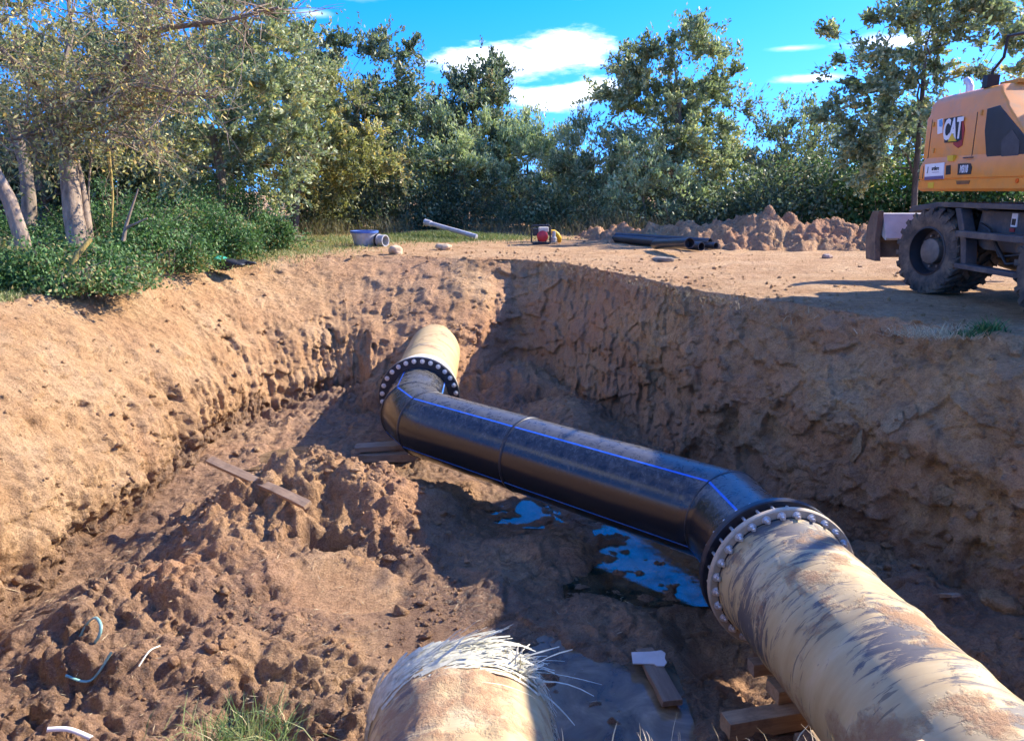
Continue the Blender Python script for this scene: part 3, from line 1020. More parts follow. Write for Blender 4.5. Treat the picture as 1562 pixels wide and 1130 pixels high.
def ring_pt(c, d, nb, ang, r):
    # angle measured from horizontal, camera/left side = 0, up = 90 deg
    side = d.cross(UPV).normalized() * -1.0
    off = (side * math.cos(ang) + UPV * math.sin(ang)) * r
    s = -(off.dot(nb)) / d.dot(nb)
    return c + off + d * s


def sweep(pts, r, n=56, a0=0.0, a1=2 * math.pi, closed=True):
    path = mitre_path(pts)
    V, cr, uv, F = [], [], [], []
    m_ = n if closed else n + 1
    L = 0
    for i, (c, d, nb) in enumerate(path):
        if i:
            L += (c - path[i - 1][0]).length
        for k in range(m_):
            a = a0 + (a1 - a0) * k / n
            V.append(ring_pt(c, d, nb, a, r)); cr.append(math.sin(a)); uv.append((k / n, L))
    for i in range(len(path) - 1):
        for k in range(n):
            a, b = i * m_ + k, i * m_ + (k + 1) % m_
            F.append((a, a + m_, b + m_, b))
    return V, F, cr, uv


def axis_matrix(c, d):
    z = d.normalized()
    x = z.cross(UPV).normalized()
    y = z.cross(x)
    M = Matrix((x, y, z)).transposed().to_4x4()
    M.translation = c
    return M


bp = thing('water_pipe', 'black plastic bypass pipe with blue stripes, bent twice between two bolted flanges', 'pipe', (0, 0, 0))
g = 0.20
black_pts = [F1 + D1 * 0.05, E1 - D1 * g, E1 + D2 * g * 0.9, E2 - D2 * g, E2 + D3 * g, F2 - D3 * 0.05]
black_pts = [F1 + D1 * 0.01, E1, E2 - D2 * 0.30, E2 + D3 * 0.26, F2 - D3 * 0.01]
V, F, cr, uv = sweep(black_pts, RB, 64)
link('pipe_wall', mesh_np('pipe_wall', V, F, True, (M_BLACKPIPE,), {'crown': cr}, uv), bp)
for ang in (62, -30, 150):
    w = 0.010 / RB
    V, F, cr, uv = sweep(black_pts, RB + 0.0025, 2, R(ang) - w, R(ang) + w, False)
    link('stripe', mesh_np('stripe', V, F, True, (M_BLUE,)), bp)


def bead(c, d, nb, r, th, mat, parent, name='weld_bead'):
    V, F = [], []
    N, K = 64, 6
    for k in range(N):
        a = 2 * math.pi * k / N
        for j in range(K):
            b = 2 * math.pi * j / K
            V.append(ring_pt(c + d * (th * math.sin(b) * 1.3), d, nb, a, r + th * 0.6 * math.cos(b)))
    for k in range(N):
        for j in range(K):
            F.append((k * K + j, ((k + 1) % N) * K + j, ((k + 1) % N) * K + (j + 1) % K, k * K + (j + 1) % K))
    return link(name, mesh_np(name, V, F, True, (mat,)), parent)


mid = E1.lerp(E2, 0.55)
bead(E1, D1, (D1 + D2).normalized(), RB, 0.012, M_BLACKRING, bp)
bead(mid, D2, D2, RB, 0.014, M_BLACKRING, bp)
bead(E2 - D2 * 0.30, D2, (D2 + (E2 + D3 * 0.26 - E2 + D2 * 0.30).normalized()).normalized(), RB, 0.012, M_BLACKRING, bp)
dmid = ((E2 + D3 * 0.26) - (E2 - D2 * 0.30)).normalized()
bead(E2 + D3 * 0.26, dmid, (dmid + D3).normalized(), RB, 0.012, M_BLACKRING, bp)


def flange_ring(name, c, d, z0, z1, ri, ro, mat, parent):
    M = axis_matrix(c, d)
    ch = 0.008
    prof = [(z0, ri), (z0, ro - ch), (z0 + ch, ro), (z1 - ch, ro), (z1, ro - ch), (z1, ri)]
    mb = MB().lathe(prof, 72, M, close=True)
    return mb.build(name, mat, parent, smooth=True)


def bolt_mesh(zf, zb, nut_front, nut_back):
    mb = MB()
    mb.tube([(0, 0, zf), (0, 0, zb)], 0.0115, 8)
    for zc, h in ((nut_front, 0.022), (nut_back, 0.022)):
        mb.lathe([(zc - h / 2, 0.024), (zc + h / 2, 0.024)], 6)
        mb.lathe([(zc + (h / 2 if zc < 0 else -h / 2) - 0.002, 0.033), (zc + (h / 2 if zc < 0 else -h / 2) + 0.002, 0.033)], 12)
    return mb.mesh('bolt', M_ZINC)


def bolts(c, d, me, n=28, r=0.498):
    M = axis_matrix(c, d)
    for k in range(n):
        a = 2 * math.pi * (k + 0.5) / n
        o = bpy.data.objects.new('bolt', me)
        COL.objects.link(o)
        o.parent = bp
        o.matrix_local = M @ Matrix.Translation((r * math.cos(a), r * math.sin(a), 0)) @ Matrix.Rotation(random.uniform(0, 1), 4, 'Z')


FO = 0.545
flange_ring('flange', F1, D1, 0.105, 0.165, RB - 0.01, FO, M_BLACKRING, bp)['label'] = 'black flange ring at the near end of the pipe'
flange_ring('flange', F2, -D3, 0.060, 0.12, RB - 0.01, FO, M_BLACKRING, bp)['label'] = 'black flange ring at the far end of the pipe'
bolts(F1, D1, bolt_mesh(-0.098, 0.225, -0.064, 0.180))
bolts(F2, -D3, bolt_mesh(-0.090, 0.165, -0.064, 0.134))

# fibre pipes
def fibre_pipe(name, label, c, d, L, mat, nlen=60, collar=True, lumps=0.0):
    t = thing(name, label, 'pipe', (0, 0, 0))
    V, F, uv = [], [], []
    N = 72
    M = axis_matrix(c, d)
    prof = []
    for i in range(nlen + 1):
        s = L * i / nlen
        prof.append((s, RF))
    for i, (s, r) in enumerate(prof):
        for k in range(N):
            a = 2 * math.pi * k / N
            V.append(M @ Vector((r * math.cos(a), r * math.sin(a), s))); uv.append((k / N, s))
    V = np.array(V)
    if lumps:
        nz = np.clip(fbm(V[:, 0] / 0.25, V[:, 1] / 0.3, V[:, 2] / 0.25, oct=4, seed=401) - 0.10, 0, 1) * lumps
        nz = nz * sstep(PZ + 0.05, PZ + 0.35, V[:, 2])
        cc = np.array(c)[None, :]; dd = np.array(d)[None, :]
        rel = V - cc
        rad = rel - (rel @ dd.T) * dd
        rad /= np.linalg.norm(rad, axis=1)[:, None]
        V = V + rad * nz[:, None]
    for i in range(nlen):
        for k in range(N):
            a, b = i * N + k, i * N + (k + 1) % N
            F.append((a, b, b + N, a + N))
    link('pipe_wall', mesh_np('pipe_wall', V, F, True, (mat,), None, uv), t)
    return t, M


fp, Mn = fibre_pipe('sewer_pipe', 'scraped sand coloured fibreglass pipe running out of the lower right corner', F1 - D1 * 0.02, -D1, 4.0, M_FIB_NEAR, lumps=0.05)
flange_ring('flange', F1, -D1, 0.0, 0.05, RF - 0.02, FO, M_TANRING, fp)
MB().lathe([(0.05, RF + 0.03), (0.09, RF + 0.028), (0.13, RF + 0.012), (0.62, RF + 0.010), (0.64, RF + 0.0015)], 72, axis_matrix(F1, -D1)).build('collar', M_FIB_NEAR, fp, smooth=True)
MB().lathe([(0.051, RF + 0.036), (0.058, RF + 0.036), (0.058, RF + 0.02), (0.051, RF + 0.02)], 72, axis_matrix(F1, -D1), close=True).build('seal', M_BLACKRING, fp, smooth=True)
fq, Mf = fibre_pipe('sewer_pipe', 'far fibreglass pipe coming out of the earth bank behind the bolted flange', F2 + D3 * 0.02, D3, 4.2, M_FIB_FAR)
M_WHITEFIB = mat_simple('pale_fibre_collar', (0.60, 0.57, 0.48), 0.55, var=0.15, scale=14, dirt=(0.4, 0.27, 0.15), dirt_amt=0.3, dirt_scale=6)
flange_ring('flange', F2, D3, 0.0, 0.05, RF - 0.02, FO - 0.01, M_WHITEFIB, fq)
MB().lathe([(0.05, RF + 0.05), (0.10, RF + 0.045), (0.16, RF + 0.02), (0.50, RF + 0.014), (0.52, RF + 0.001)], 72, axis_matrix(F2, D3)).build('collar', M_WHITEFIB, fq, smooth=True)


# sawn stub in the foreground with torn glass strands
def build_stub():
    c = Vector((-0.27, 3.42, PZ - 0.02)); d = Vector((0.10, -1.0, 0)).normalized()
    t = thing('cut_pipe', 'cut end of old fibreglass pipe with frayed glass strands, bottom centre', 'pipe', (0, 0, 0))
    M = axis_matrix(c, d)
    N, nl = 96, 40
    V, F, uv = [], [], []
    th = np.arange(N) * 2 * math.pi / N
    jag = 0.13 * fbm(th * 4, th * 0, oct=5, seed=301, gain=0.65) + 0.03 * (np.sin(th) * 0.5)
    for ring in range(nl + 1):
        s = 2.6 * (ring / nl) ** 1.2
        for k in range(N):
            rr = RF + 0.02 * max(0, float(vnoise(np.array([th[k] * 5]), np.array([s * 6]), seed=5)[0])) + 0.012
            V.append((rr * math.cos(th[k]), rr * math.sin(th[k]), s + jag[k] * max(0, 1 - s / 0.3)))
            uv.append((k / N, s))
    base = len(V)
    for ring in range(8):
        s = 0.6 * ring / 7
        for k in range(N):
            V.append(((RF - 0.022) * math.cos(th[k]), (RF - 0.022) * math.sin(th[k]), s + jag[k] * max(0, 1 - s / 0.3))); uv.append((k / N, s))
    for i in range(nl):
        for k in range(N):
            a, b = i * N + k, i * N + (k + 1) % N
            F.append((a, b, b + N, a + N))
    for i in range(7):
        for k in range(N):
            a, b = base + i * N + k, base + i * N + (k + 1) % N
            F.append((a, a + N, b + N, b))
    for k in range(N):
        F.append((k, base + k, base + (k + 1) % N, (k + 1) % N))
    Mn_ = np.array(M)
    V = np.array(V) @ Mn_[:3, :3].T + Mn_[:3, 3]
    rel = V - np.array(c)
    up = sstep(0.15, 0.4, rel[:, 2])
    mudm = np.clip(fbm(V[:, 0] / 0.2, V[:, 1] / 0.2, V[:, 2] / 0.2, oct=4, seed=311) + 0.10, 0, 1) * up * sstep(-0.10, -0.30, V[:, 1] - c.y)
    V[:, 2] += 0.07 * mudm + 0.02 * clods(V[:, 0], V[:, 1], 0.06, 312, 0.4) * up * (mudm > 0.05)
    link('pipe_wall', mesh_np('pipe_wall', V, F, True, (M_FIB_STUB,), None, uv), t)
    # strands: ribbons wound round the pipe and torn loose at the cut
    SV, SF = [], []

    def ribbon(pts, w):
        b = len(SV)
        for i, p in enumerate(pts):
            dirv = (pts[min(i + 1, len(pts) - 1)] - pts[max(i - 1, 0)]).normalized()
            sd_ = dirv.cross(Vector((random.uniform(-.4, .4), random.uniform(-1, 0.2), 1))).normalized() * w * (1 - 0.6 * i / (len(pts) - 1))
            SV.append(p + sd_); SV.append(p - sd_)
        for i in range(len(pts) - 1):
            SF.append((b + 2 * i, b + 2 * i + 1, b + 2 * i + 3, b + 2 * i + 2))
    # angle: 180 = left (-x), 90 = top, 0 = right in a frame facing the cut
    X = Vector((1, 0, 0)) - d * d.x; X.normalize()

    def P(a, s, r):
        return c + d * s + X * (r * math.cos(a)) + UPV * (r * math.sin(a))
    for q in range(300):
        a = R(min(random.uniform(70, 205), random.uniform(90, 205))); s = abs(random.gauss(0.0, 0.09)) - 0.02
        ln = random.uniform(0.15, 0.55); lift = random.uniform(0.0, 0.03) + (0.07 if random.random() < 0.12 else 0.0)
        pts = []
        for j in range(7):
            f = j / 6
            aa = a - f * ln / RF
            pts.append(P(aa, s - (0.05 * f * random.uniform(0.3, 1.0) + 0.02 * f), RF + 0.024 + (lift if a < 2.2 else lift * 0.2) * f * f + random.uniform(0, 0.003)))
        ribbon(pts, random.choice((0.002, 0.004, 0.006, 0.009, 0.013)))
    for q in range(70):      # the burst of loose fibres on the right shoulder
        a = R(random.gauss(48, 9)); s = random.uniform(-0.02, 0.10)
        p0 = P(a, s, RF + 0.012)
        dv = Vector((random.gauss(0.4, 0.55), random.gauss(0.0, 0.5), random.gauss(0.45, 0.4))).normalized()
        ln = random.uniform(0.07, 0.2) if random.random() < 0.85 else random.uniform(0.22, 0.36)
        dr_ = random.uniform(0.05, 0.55); bx_ = random.uniform(-0.3, 0.3)
        ribbon([p0 + dv * ln * f + Vector((bx_ * ln * f * f, 0, -dr_ * ln * f * f)) for f in (0, 0.2, 0.4, 0.6, 0.8, 1)], random.uniform(0.0025, 0.007))
    for q in range(26):       # long stiff splinters pointing back up over the cut
        a = R(random.uniform(85, 130)); p0 = P(a, 0.0, RF + 0.02)
        dv = Vector((random.uniform(0.3, 0.9), random.uniform(-0.1, 0.2), random.uniform(0.05, 0.35))).normalized()
        ribbon([p0, p0 + dv * 0.12, p0 + dv * random.uniform(0.2, 0.3)], random.uniform(0.002, 0.005))
    for q in range(60):       # strands hanging down the right side
        a = R(random.uniform(-10, 40)); p0 = P(a, random.uniform(-0.03, 0.08), RF + 0.02)
        ribbon([p0, p0 + Vector((0.03, 0.0, -0.05)), p0 + Vector((random.uniform(-0.01, 0.08), random.uniform(-0.05, 0.05), -random.uniform(0.1, 0.2)))], 0.0025)
    o = link('glass_strands', mesh_np('glass_strands', [tuple(v) for v in SV], SF, False, (M_STRAND,)), t, kind='stuff')


build_stub()


# ------------------------------------------------------------------ timbers in the pit
def timber(name, label, a, b, w, h, mat, cat='plank', roll=0.0, jit=0.004, group=None):
    a, b = Vector(a), Vector(b)
    L = (b - a).length
    dx = (b - a).normalized()
    dy = UPV.cross(dx).normalized()
    dz = dx.cross(dy)
    mb = MB()
    n = 6
    for i in range(n + 1):
        pass
    vs, fs = [], []
    for i in range(n + 1):
        for (yy, zz) in ((-1, -1), (1, -1), (1, 1), (-1, 1)):
            j = random.uniform(-jit, jit)
            vs.append((L * (i / n - 0.5), yy * w / 2 + j, zz * h / 2 + random.uniform(-jit, jit)))
    for i in range(n):
        for k in range(4):
            fs.append((i * 4 + k, i * 4 + (k + 1) % 4, i * 4 + 4 + (k + 1) % 4, i * 4 + 4 + k))
    fs += [(3, 2, 1, 0), tuple(n * 4 + k for k in range(4))]
    mb.add(vs, fs)
    o = mb.build(name, mat, None, bevel=0.004)
    M = Matrix((dx, dy, dz)).transposed().to_4x4()
    M = M @ Matrix.Rotation(roll, 4, 'X')
    M.translation = (a + b) / 2
    o.matrix_world = M
    tag(o, label, cat, group)
    return o


zb = floor_z(1.45, 4.25)
timber('support_beam', 'orange timber beam lying crosswise under the near fibreglass pipe', (1.36, 4.20, -2.03), (2.75, 4.52, -2.03), 0.13, 0.13, M_WOOD, 'beam')
timber('support_block', 'short timber block wedged on top of the beam under the near pipe', (1.72, 4.40, -1.915), (2.55, 4.60, -1.915), 0.15, 0.09, M_WOOD, 'block')
timber('support_block', 'thin flat offcut on the mud just below the support beam', (1.80, 4.10, -2.06), (2.3, 4.20, -2.06), 0.12, 0.05, M_WOODG, 'offcut')
timber('support_block', 'small dark wedge of wood tucked behind the support beam', (1.70, 4.78, -2.0), (1.95, 4.82, -1.98), 0.10, 0.10, M_WOODG, 'wedge')
timber('loose_plank', 'short brown plank lying flat on wet mud, pale board on its end', (1.08, 4.46, -2.05), (0.99, 5.06, -2.045), 0.14, 0.045, M_WOODD)
pa_, pb_ = Vector((-3.12, 7.42, 0)), Vector((-1.85, 6.42, 0))
zs_ = [floor_z(*pa_.lerp(pb_, f)[:2]) for f in (0.15, 0.3, 0.45, 0.6, 0.75, 0.9)]
zt = float(np.percentile(zs_, 75)) + 0.03
timber('loose_plank', 'old plank sticking out of the mud heap on the left', (-3.12, 7.42, zt + 0.06), (-1.85, 6.42, zt - 0.01), 0.085, 0.045, M_WOODM, roll=R(20))
timber('support_beam', 'upper plank of the pair under the far bend of the black pipe', (-2.02, 9.30, -1.92), (-1.0, 9.42, -1.88), 0.20, 0.06, M_WOODG, 'beam')
timber('support_beam', 'lower beam of the pair under the far bend of the black pipe', (-1.95, 9.22, -2.02), (-0.9, 9.25, -2.0), 0.14, 0.10, M_WOODG, 'beam')
timber('loose_plank', 'small grey plank leaning in the shade at the foot of the right bank', (3.42, 5.75, -1.98), (3.50, 5.42, -1.80), 0.08, 0.03, M_WOODG)
timber('loose_plank', 'weathered offcut lying flat in the rubble behind the near pipe', (3.12, 5.72, -1.93), (3.45, 5.86, -1.92), 0.10, 0.03, M_WOODG)


def pale_board():
    mb = MB()
    poly = [(-0.12, -0.07), (0.03, -0.075), (0.05, -0.10), (0.10, -0.10), (0.125, -0.06), (0.115, -0.01), (0.13, 0.04), (0.10, 0.075), (0.02, 0.06), (-0.12, 0.055)]
    mb.prism(poly, 0.0, 0.008, axis='z')
    o = mb.build('pale_board', M_CARD, None)
    o.location = (1.0, 4.93, -2.022)
    o.rotation_euler = (R(4), R(-3), R(-4))
    tag(o, 'pale notched piece of board lying on the end of the short plank', 'board')


pale_board()
M_GREENSTRAP = mat_simple('green_strap', (0.20, 0.38, 0.33), 0.45, var=0.3, scale=18)
M_STRAPW = mat_simple('pale_strap', (0.66, 0.68, 0.52), 0.5, var=0.15, scale=18)


def strap(name, label, pts, w, mat, cat='strap', parent=None):
    pts = [Vector(p) for p in pts]
    dense = []
    n = len(pts)
    for i in range(n - 1):
        p0, p1, p2, p3 = pts[max(i - 1, 0)], pts[i], pts[i + 1], pts[min(i + 2, n - 1)]
        for j in range(6):
            t = j / 6
            dense.append(0.5 * ((2 * p1) + (p2 - p0) * t + (2 * p0 - 5 * p1 + 4 * p2 - p3) * t * t + (3 * p1 - p0 - 3 * p2 + p3) * t ** 3))
    dense.append(pts[-1])
    V, F = [], []
    for i, p in enumerate(dense):
        d = (dense[min(i + 1, len(dense) - 1)] - dense[max(i - 1, 0)]).normalized()
        s = d.cross(Vector((0.25, -0.6, 0.75))).normalized() * w / 2
        nn = d.cross(s).normalized() * 0.0012
        V += [p + s + nn, p - s + nn, p - s - nn, p + s - nn]
    m_ = len(dense)
    for i in range(m_ - 1):
        for k in range(4):
            F.append((i * 4 + k, i * 4 + (k + 1) % 4, i * 4 + 4 + (k + 1) % 4, i * 4 + 4 + k))
    o = link(name, mesh_np(name, [tuple(v) for v in V], F, False, (mat,)))
    return tag(o, label, cat)


def fz(x, y, dz=0.0):
    return (x, y, floor_z(x, y) + dz)


c0 = at_z(125, 985, -1.92)
strap('packing_strap', 'green plastic strap arching out of the mud near the left wall',
      [at_z(95, 1017, -1.93), at_t(125, 1000, 5.45), at_t(148, 975, 5.4), at_t(154, 955, 5.42), at_t(146, 942, 5.5), at_t(134, 950, 5.6), at_t(120, 975, 5.65)], 0.022, M_GREENSTRAP)
strap('packing_strap', 'flat green strap lying on the mud below the arching one', [fz(*at_z(98, 1018, -1.9)[:2], 0.03), fz(*at_z(135, 1017, -1.9)[:2], 0.05), fz(*at_z(172, 1008, -1.9)[:2], 0.06)], 0.018, M_GREENSTRAP)
strap('plastic_strip', 'white plastic strip lying on brown earth at the lower left', [fz(*at_z(66, 1078, -1.78)[:2], 0.06), fz(*at_z(100, 1080, -1.78)[:2], 0.07), fz(*at_z(134, 1084, -1.78)[:2], 0.06)], 0.03, mat_simple('white_strip', (0.75, 0.72, 0.66), 0.5, var=0.05))
strap('reed_stalk', 'thin pale stalk leaning on the mud left of the smooth slab', [fz(*at_z(213, 1025, -1.95)[:2], 0.03), fz(*at_z(230, 1008, -1.93)[:2], 0.06), fz(*at_z(245, 990, -1.9)[:2], 0.08)], 0.010, M_STRAPW, 'stalk')

# ------------------------------------------------------------------ wheeled digger (aligned with Y: rear end and blade far away, boom towards the viewer)
M_ORANGE = mat_simple('digger_paint', (0.80, 0.275, 0.035), 0.42, var=0.07, scale=3, dirt=(0.46, 0.26, 0.12), dirt_amt=0.42, dirt_scale=3.2)
M_ORANGE2 = mat_simple('digger_paint_dusty', (0.60, 0.27, 0.05), 0.55, var=0.08, scale=3, dirt=(0.45, 0.28, 0.15), dirt_amt=0.45, dirt_scale=2.0)
M_DGREY = mat_simple('chassis_grey', (0.055, 0.055, 0.06), 0.55, var=0.2, scale=6, dirt=(0.26, 0.18, 0.11), dirt_amt=0.45, dirt_scale=3)
M_BLACK = mat_simple('black_paint', (0.018, 0.018, 0.02), 0.5, var=0.2, scale=9)
M_TYRE = mat_simple('tyre_rubber', (0.05, 0.043, 0.037), 0.85, var=0.25, scale=14, dirt=(0.24, 0.165, 0.10), dirt_amt=0.6, dirt_scale=5, bump=0.006)
M_HUB = mat_simple('wheel_hub', (0.13, 0.11, 0.09), 0.7, var=0.25, scale=9, dirt=(0.28, 0.19, 0.12), dirt_amt=0.5)
M_GRILLE = mat_simple('dark_grille', (0.035, 0.033, 0.036), 0.35, var=0.25, scale=3)
M_STEEL = mat_simple('worn_steel', (0.36, 0.355, 0.33), 0.5, metal=0.0, var=0.15, scale=5, dirt=(0.3, 0.22, 0.14), dirt_amt=0.3)
M_BLADEBACK = mat_simple('blade_dark', (0.10, 0.075, 0.055), 0.75, var=0.3, scale=6, dirt=(0.3, 0.2, 0.12), dirt_amt=0.5)
M_WHITE = mat_simple('sticker_white', (0.75, 0.75, 0.74), 0.5, var=0.04)
M_PURPLE = mat_simple('sticker_purple', (0.13, 0.10, 0.20), 0.5, var=0.08)
M_YEL = mat_simple('sticker_yellow', (0.70, 0.45, 0.03), 0.5, var=0.06)
M_RED = mat_simple('sticker_red', (0.32, 0.03, 0.03), 0.5, var=0.1)
M_BLUEST = mat_simple('sticker_blue', (0.12, 0.30, 0.55), 0.5, var=0.1)
M_GLASS = mat_simple('dark_glass', (0.02, 0.025, 0.03), 0.06, var=0.1)
M_EXH = mat_simple('exhaust_steel', (0.62, 0.60, 0.57), 0.4, metal=0.4, var=0.1)

EX = thing('wheeled_excavator', 'orange wheeled excavator parked on the pad at the right edge of the picture', 'excavator', (6.6, 8.7, 0))
SX = -1.2          # visible side


def side_pt(x, y, xw=5.4):
    d = ray(x, y)
    t = xw / d.x
    return (d.y * t - 8.7, CAM_Z + d.z * t)     # local y, z


def loft_rect(levels, name, mat, parent, nr=4):
    """levels: (z, half width, y_front, y_rear, corner radius)"""
    V, F = [], []
    ring = 0
    for (z, hw, y0, y1, cr) in levels:
        pts = []
        for (cx, cy, a0) in ((hw, y1, 0), (-hw, y1, 90), (-hw, y0, 180), (hw, y0, 270)):
            sx = 1 if cx > 0 else -1
            sy = 1 if cy == y1 else -1
            c_ = cr if cy == y1 else 0.03
            for k in range(nr + 1):
                a = R(a0 + 90 * k / nr)
                pts.append((cx - sx * c_ + c_ * math.cos(a), cy - sy * c_ + c_ * math.sin(a), z))
        ring = len(pts)
        V += pts
    for i in range(len(levels) - 1):
        for k in range(ring):
            F.append((i * ring + k, i * ring + (k + 1) % ring, (i + 1) * ring + (k + 1) % ring, (i + 1) * ring + k))
    F.append(tuple(range(ring - 1, -1, -1)))
    F.append(tuple((len(levels) - 1) * ring + k for k in range(ring)))
    mb = MB().add(V, F)
    return mb.build(name, mat, parent, smooth=True)


def yf(z):
    return -0.50 + (z - 1.72) * (0.90 / 0.78) if z > 1.72 else -0.5


YR = 1.78
hood = loft_rect([(1.30, 1.17, -0.98, YR - 0.03, 0.12), (1.33, 1.2, -0.98, YR, 0.12), (1.435, 1.2, -0.98, YR, 0.12), (1.442, 1.188, -0.98, YR - .01, 0.12), (1.452, 1.188, -0.98, YR - .01, 0.12), (1.459, 1.2, -0.98, YR, 0.12),
                  (1.62, 1.2, -0.98, YR, 0.12), (1.70, 1.165, -0.98, YR, 0.14), (1.72, 1.16, -0.97, YR, .14)], 'counterweight_frame', M_ORANGE, EX)
hood2 = loft_rect([(1.72, 1.16, yf(1.72), YR, 0.08), (2.22, 1.16, yf(2.22), YR, 0.08), (2.265, 1.135, yf(2.265), YR - .01, 0.08), (2.38, 1.128, yf(2.38), YR - .015, 0.08), (2.45, 1.09, yf(2.45), YR - .05, 0.09), (2.485, 1.03, yf(2.485), YR - .10, 0.1), (2.495, .9, yf(2.49), YR - .2, .12)], 'engine_hood', M_ORANGE, EX)
# seam of the rear counterweight
for (z0, z1, xo) in ((1.46, 1.62, -1.2), (1.72, 2.2, -1.16)):
    MB().box((xo - 0.0, 1.60, (z0 + z1) / 2), (0.006, 0.012, z1 - z0)).build('panel_gap', M_BLACK, EX)
MB().box((-1.161, 0.62, 1.95), (0.006, 0.010, 0.5)).build('panel_gap', M_BLACK, EX)
# dark side grille
gp = [side_pt(1502, 166), side_pt(1520, 161), side_pt(1558, 207), side_pt(1580, 236), side_pt(1580, 256), side_pt(1506, 258), side_pt(1500, 235), side_pt(1498, 200)]
MB().prism(gp, -1.172, -1.15).build('side_grille', M_GRILLE, EX, bevel=0.006)
MB().prism([(p[0] * 1.0, p[1]) for p in [side_pt(1524, 214), side_pt(1541, 198), side_pt(1552, 215), side_pt(1550, 240), side_pt(1524, 242)]], -1.176, -1.165).build('grille_panel', mat_simple('grille_inner', (0.06, 0.055, 0.055), 0.5), EX)


def side_text(body, x, y, height_px, mat, xoff, bold=0.0, extr=0.002, sx=1.0, name='lettering', parent=EX):
    cu = bpy.data.curves.new('txt', 'FONT')
    cu.body = body; cu.extrude = extr; cu.offset = bold; cu.align_x = 'CENTER'; cu.align_y = 'CENTER'
    cu.size = 1.0; cu.resolution_u = 3
    tmp = bpy.data.objects.new('txt', cu)
    COL.objects.link(tmp)
    bpy.context.view_layer.update()
    me = bpy.data.meshes.new_from_object(tmp.evaluated_get(bpy.context.evaluated_depsgraph_get()))
    bpy.data.objects.remove(tmp)
    me.materials.clear(); me.materials.append(mat)
    zs = [v.co.y for v in me.vertices]
    hgt = max(zs) - min(zs)
    p0, p1 = side_pt(x, y - height_px / 2), side_pt(x, y + height_px / 2)
    s = (p0[1] - p1[1]) / hgt
    pc = side_pt(x, y)
    M = Matrix(((0, 0, -1, xoff), (-1, 0, 0, pc[0]), (0, 1, 0, pc[1]), (0, 0, 0, 1))) @ Matrix.Diagonal((s * sx, s, 1, 1))
    me.transform(M)
    me.name = name
    return link(name, me, parent)


def side_poly(pts, x0, x1, name, mat, parent=EX):
    return MB().prism([side_pt(*p) for p in pts], x0, x1).build(name, mat, parent)


lg = side_poly([(1437, 182), (1463, 177), (1463, 213), (1456, 217), (1437, 218)], -1.172, -1.158, 'logo_plate', M_BLACK)
side_poly([(1452, 183), (1464, 178), (1467, 197), (1463, 222), (1457, 226), (1450, 221)], -1.168, -1.156, 'logo_hexagon', M_RED, lg)
side_text('CAT', 1450, 198.5, 33, M_WHITE, -1.175, bold=0.035, sx=0.62, parent=lg)
side_poly([(1443, 216.5), (1449.3, 203), (1456, 215.5)], -1.180, -1.171, 'logo_triangle', M_YEL, lg)
side_poly([(1426, 183), (1434, 181), (1433, 203), (1426, 205)], -1.167, -1.158, 'sticker', M_WHITE)
side_poly([(1429, 184), (1433, 182), (1434, 190), (1432, 194), (1429, 193)], -1.170, -1.165, 'sticker', M_BLUEST)
pl = side_poly([(1412, 251), (1441, 248), (1440, 273), (1411, 275)], -1.208, -1.196, 'name_plate', M_WHITE)
side_poly([(1411.5, 270), (1440, 268), (1440, 273), (1411.2, 275)], -1.211, -1.205, 'plate_strip', M_PURPLE, pl)
side_text('ardiere', 1428, 257, 6.5, M_BLACK, -1.2100, bold=0.01, sx=0.78, parent=pl)
side_text('J', 1416.5, 259, 10, M_BLACK, -1.2100, bold=0.03, sx=0.8, parent=pl)
MB().box((-1.2095, side_pt(1428, 263)[0], side_pt(1428, 263)[1]), (0.003, 0.16, 0.006)).build('plate_line', M_PURPLE, pl)
side_poly([(1443.5, 253), (1450.5, 252), (1450, 266), (1443, 267)], -1.206, -1.196, 'door_latch', M_BLACK)
mp_ = side_poly([(1462, 250), (1481, 249.5), (1483, 255), (1481, 266), (1461, 267)], -1.206, -1.196, 'model_plate', M_BLACK)
side_text('M318', 1471.3, 258.5, 12, M_WHITE, -1.2085, bold=0.03, sx=0.60, parent=mp_)
side_poly([(1459, 276), (1480, 275.5), (1478, 281), (1460, 281.5)], -1.206, -1.197, 'vent', mat_simple('vent_brown', (0.2, 0.09, 0.03), 0.6), EX)
side_poly([(1445, 238), (1454, 237), (1453, 246), (1445, 246)], -1.2, -1.155, 'sticker', M_YEL)
side_poly([(1416, 279), (1425, 278), (1424, 287), (1416, 287)], -1.206, -1.197, 'sticker', M_YEL)
a_ = side_pt(1552, 276)
MB().lathe([(-0.008, 0.0), (-0.008, 0.024), (0.004, 0.026)], 14, Matrix.Translation((-1.203, *a_)) @ Matrix.Rotation(R(90), 4, 'Y')).build('reflector', mat_simple('reflector_orange', (0.8, 0.12, 0.01), 0.3), EX)
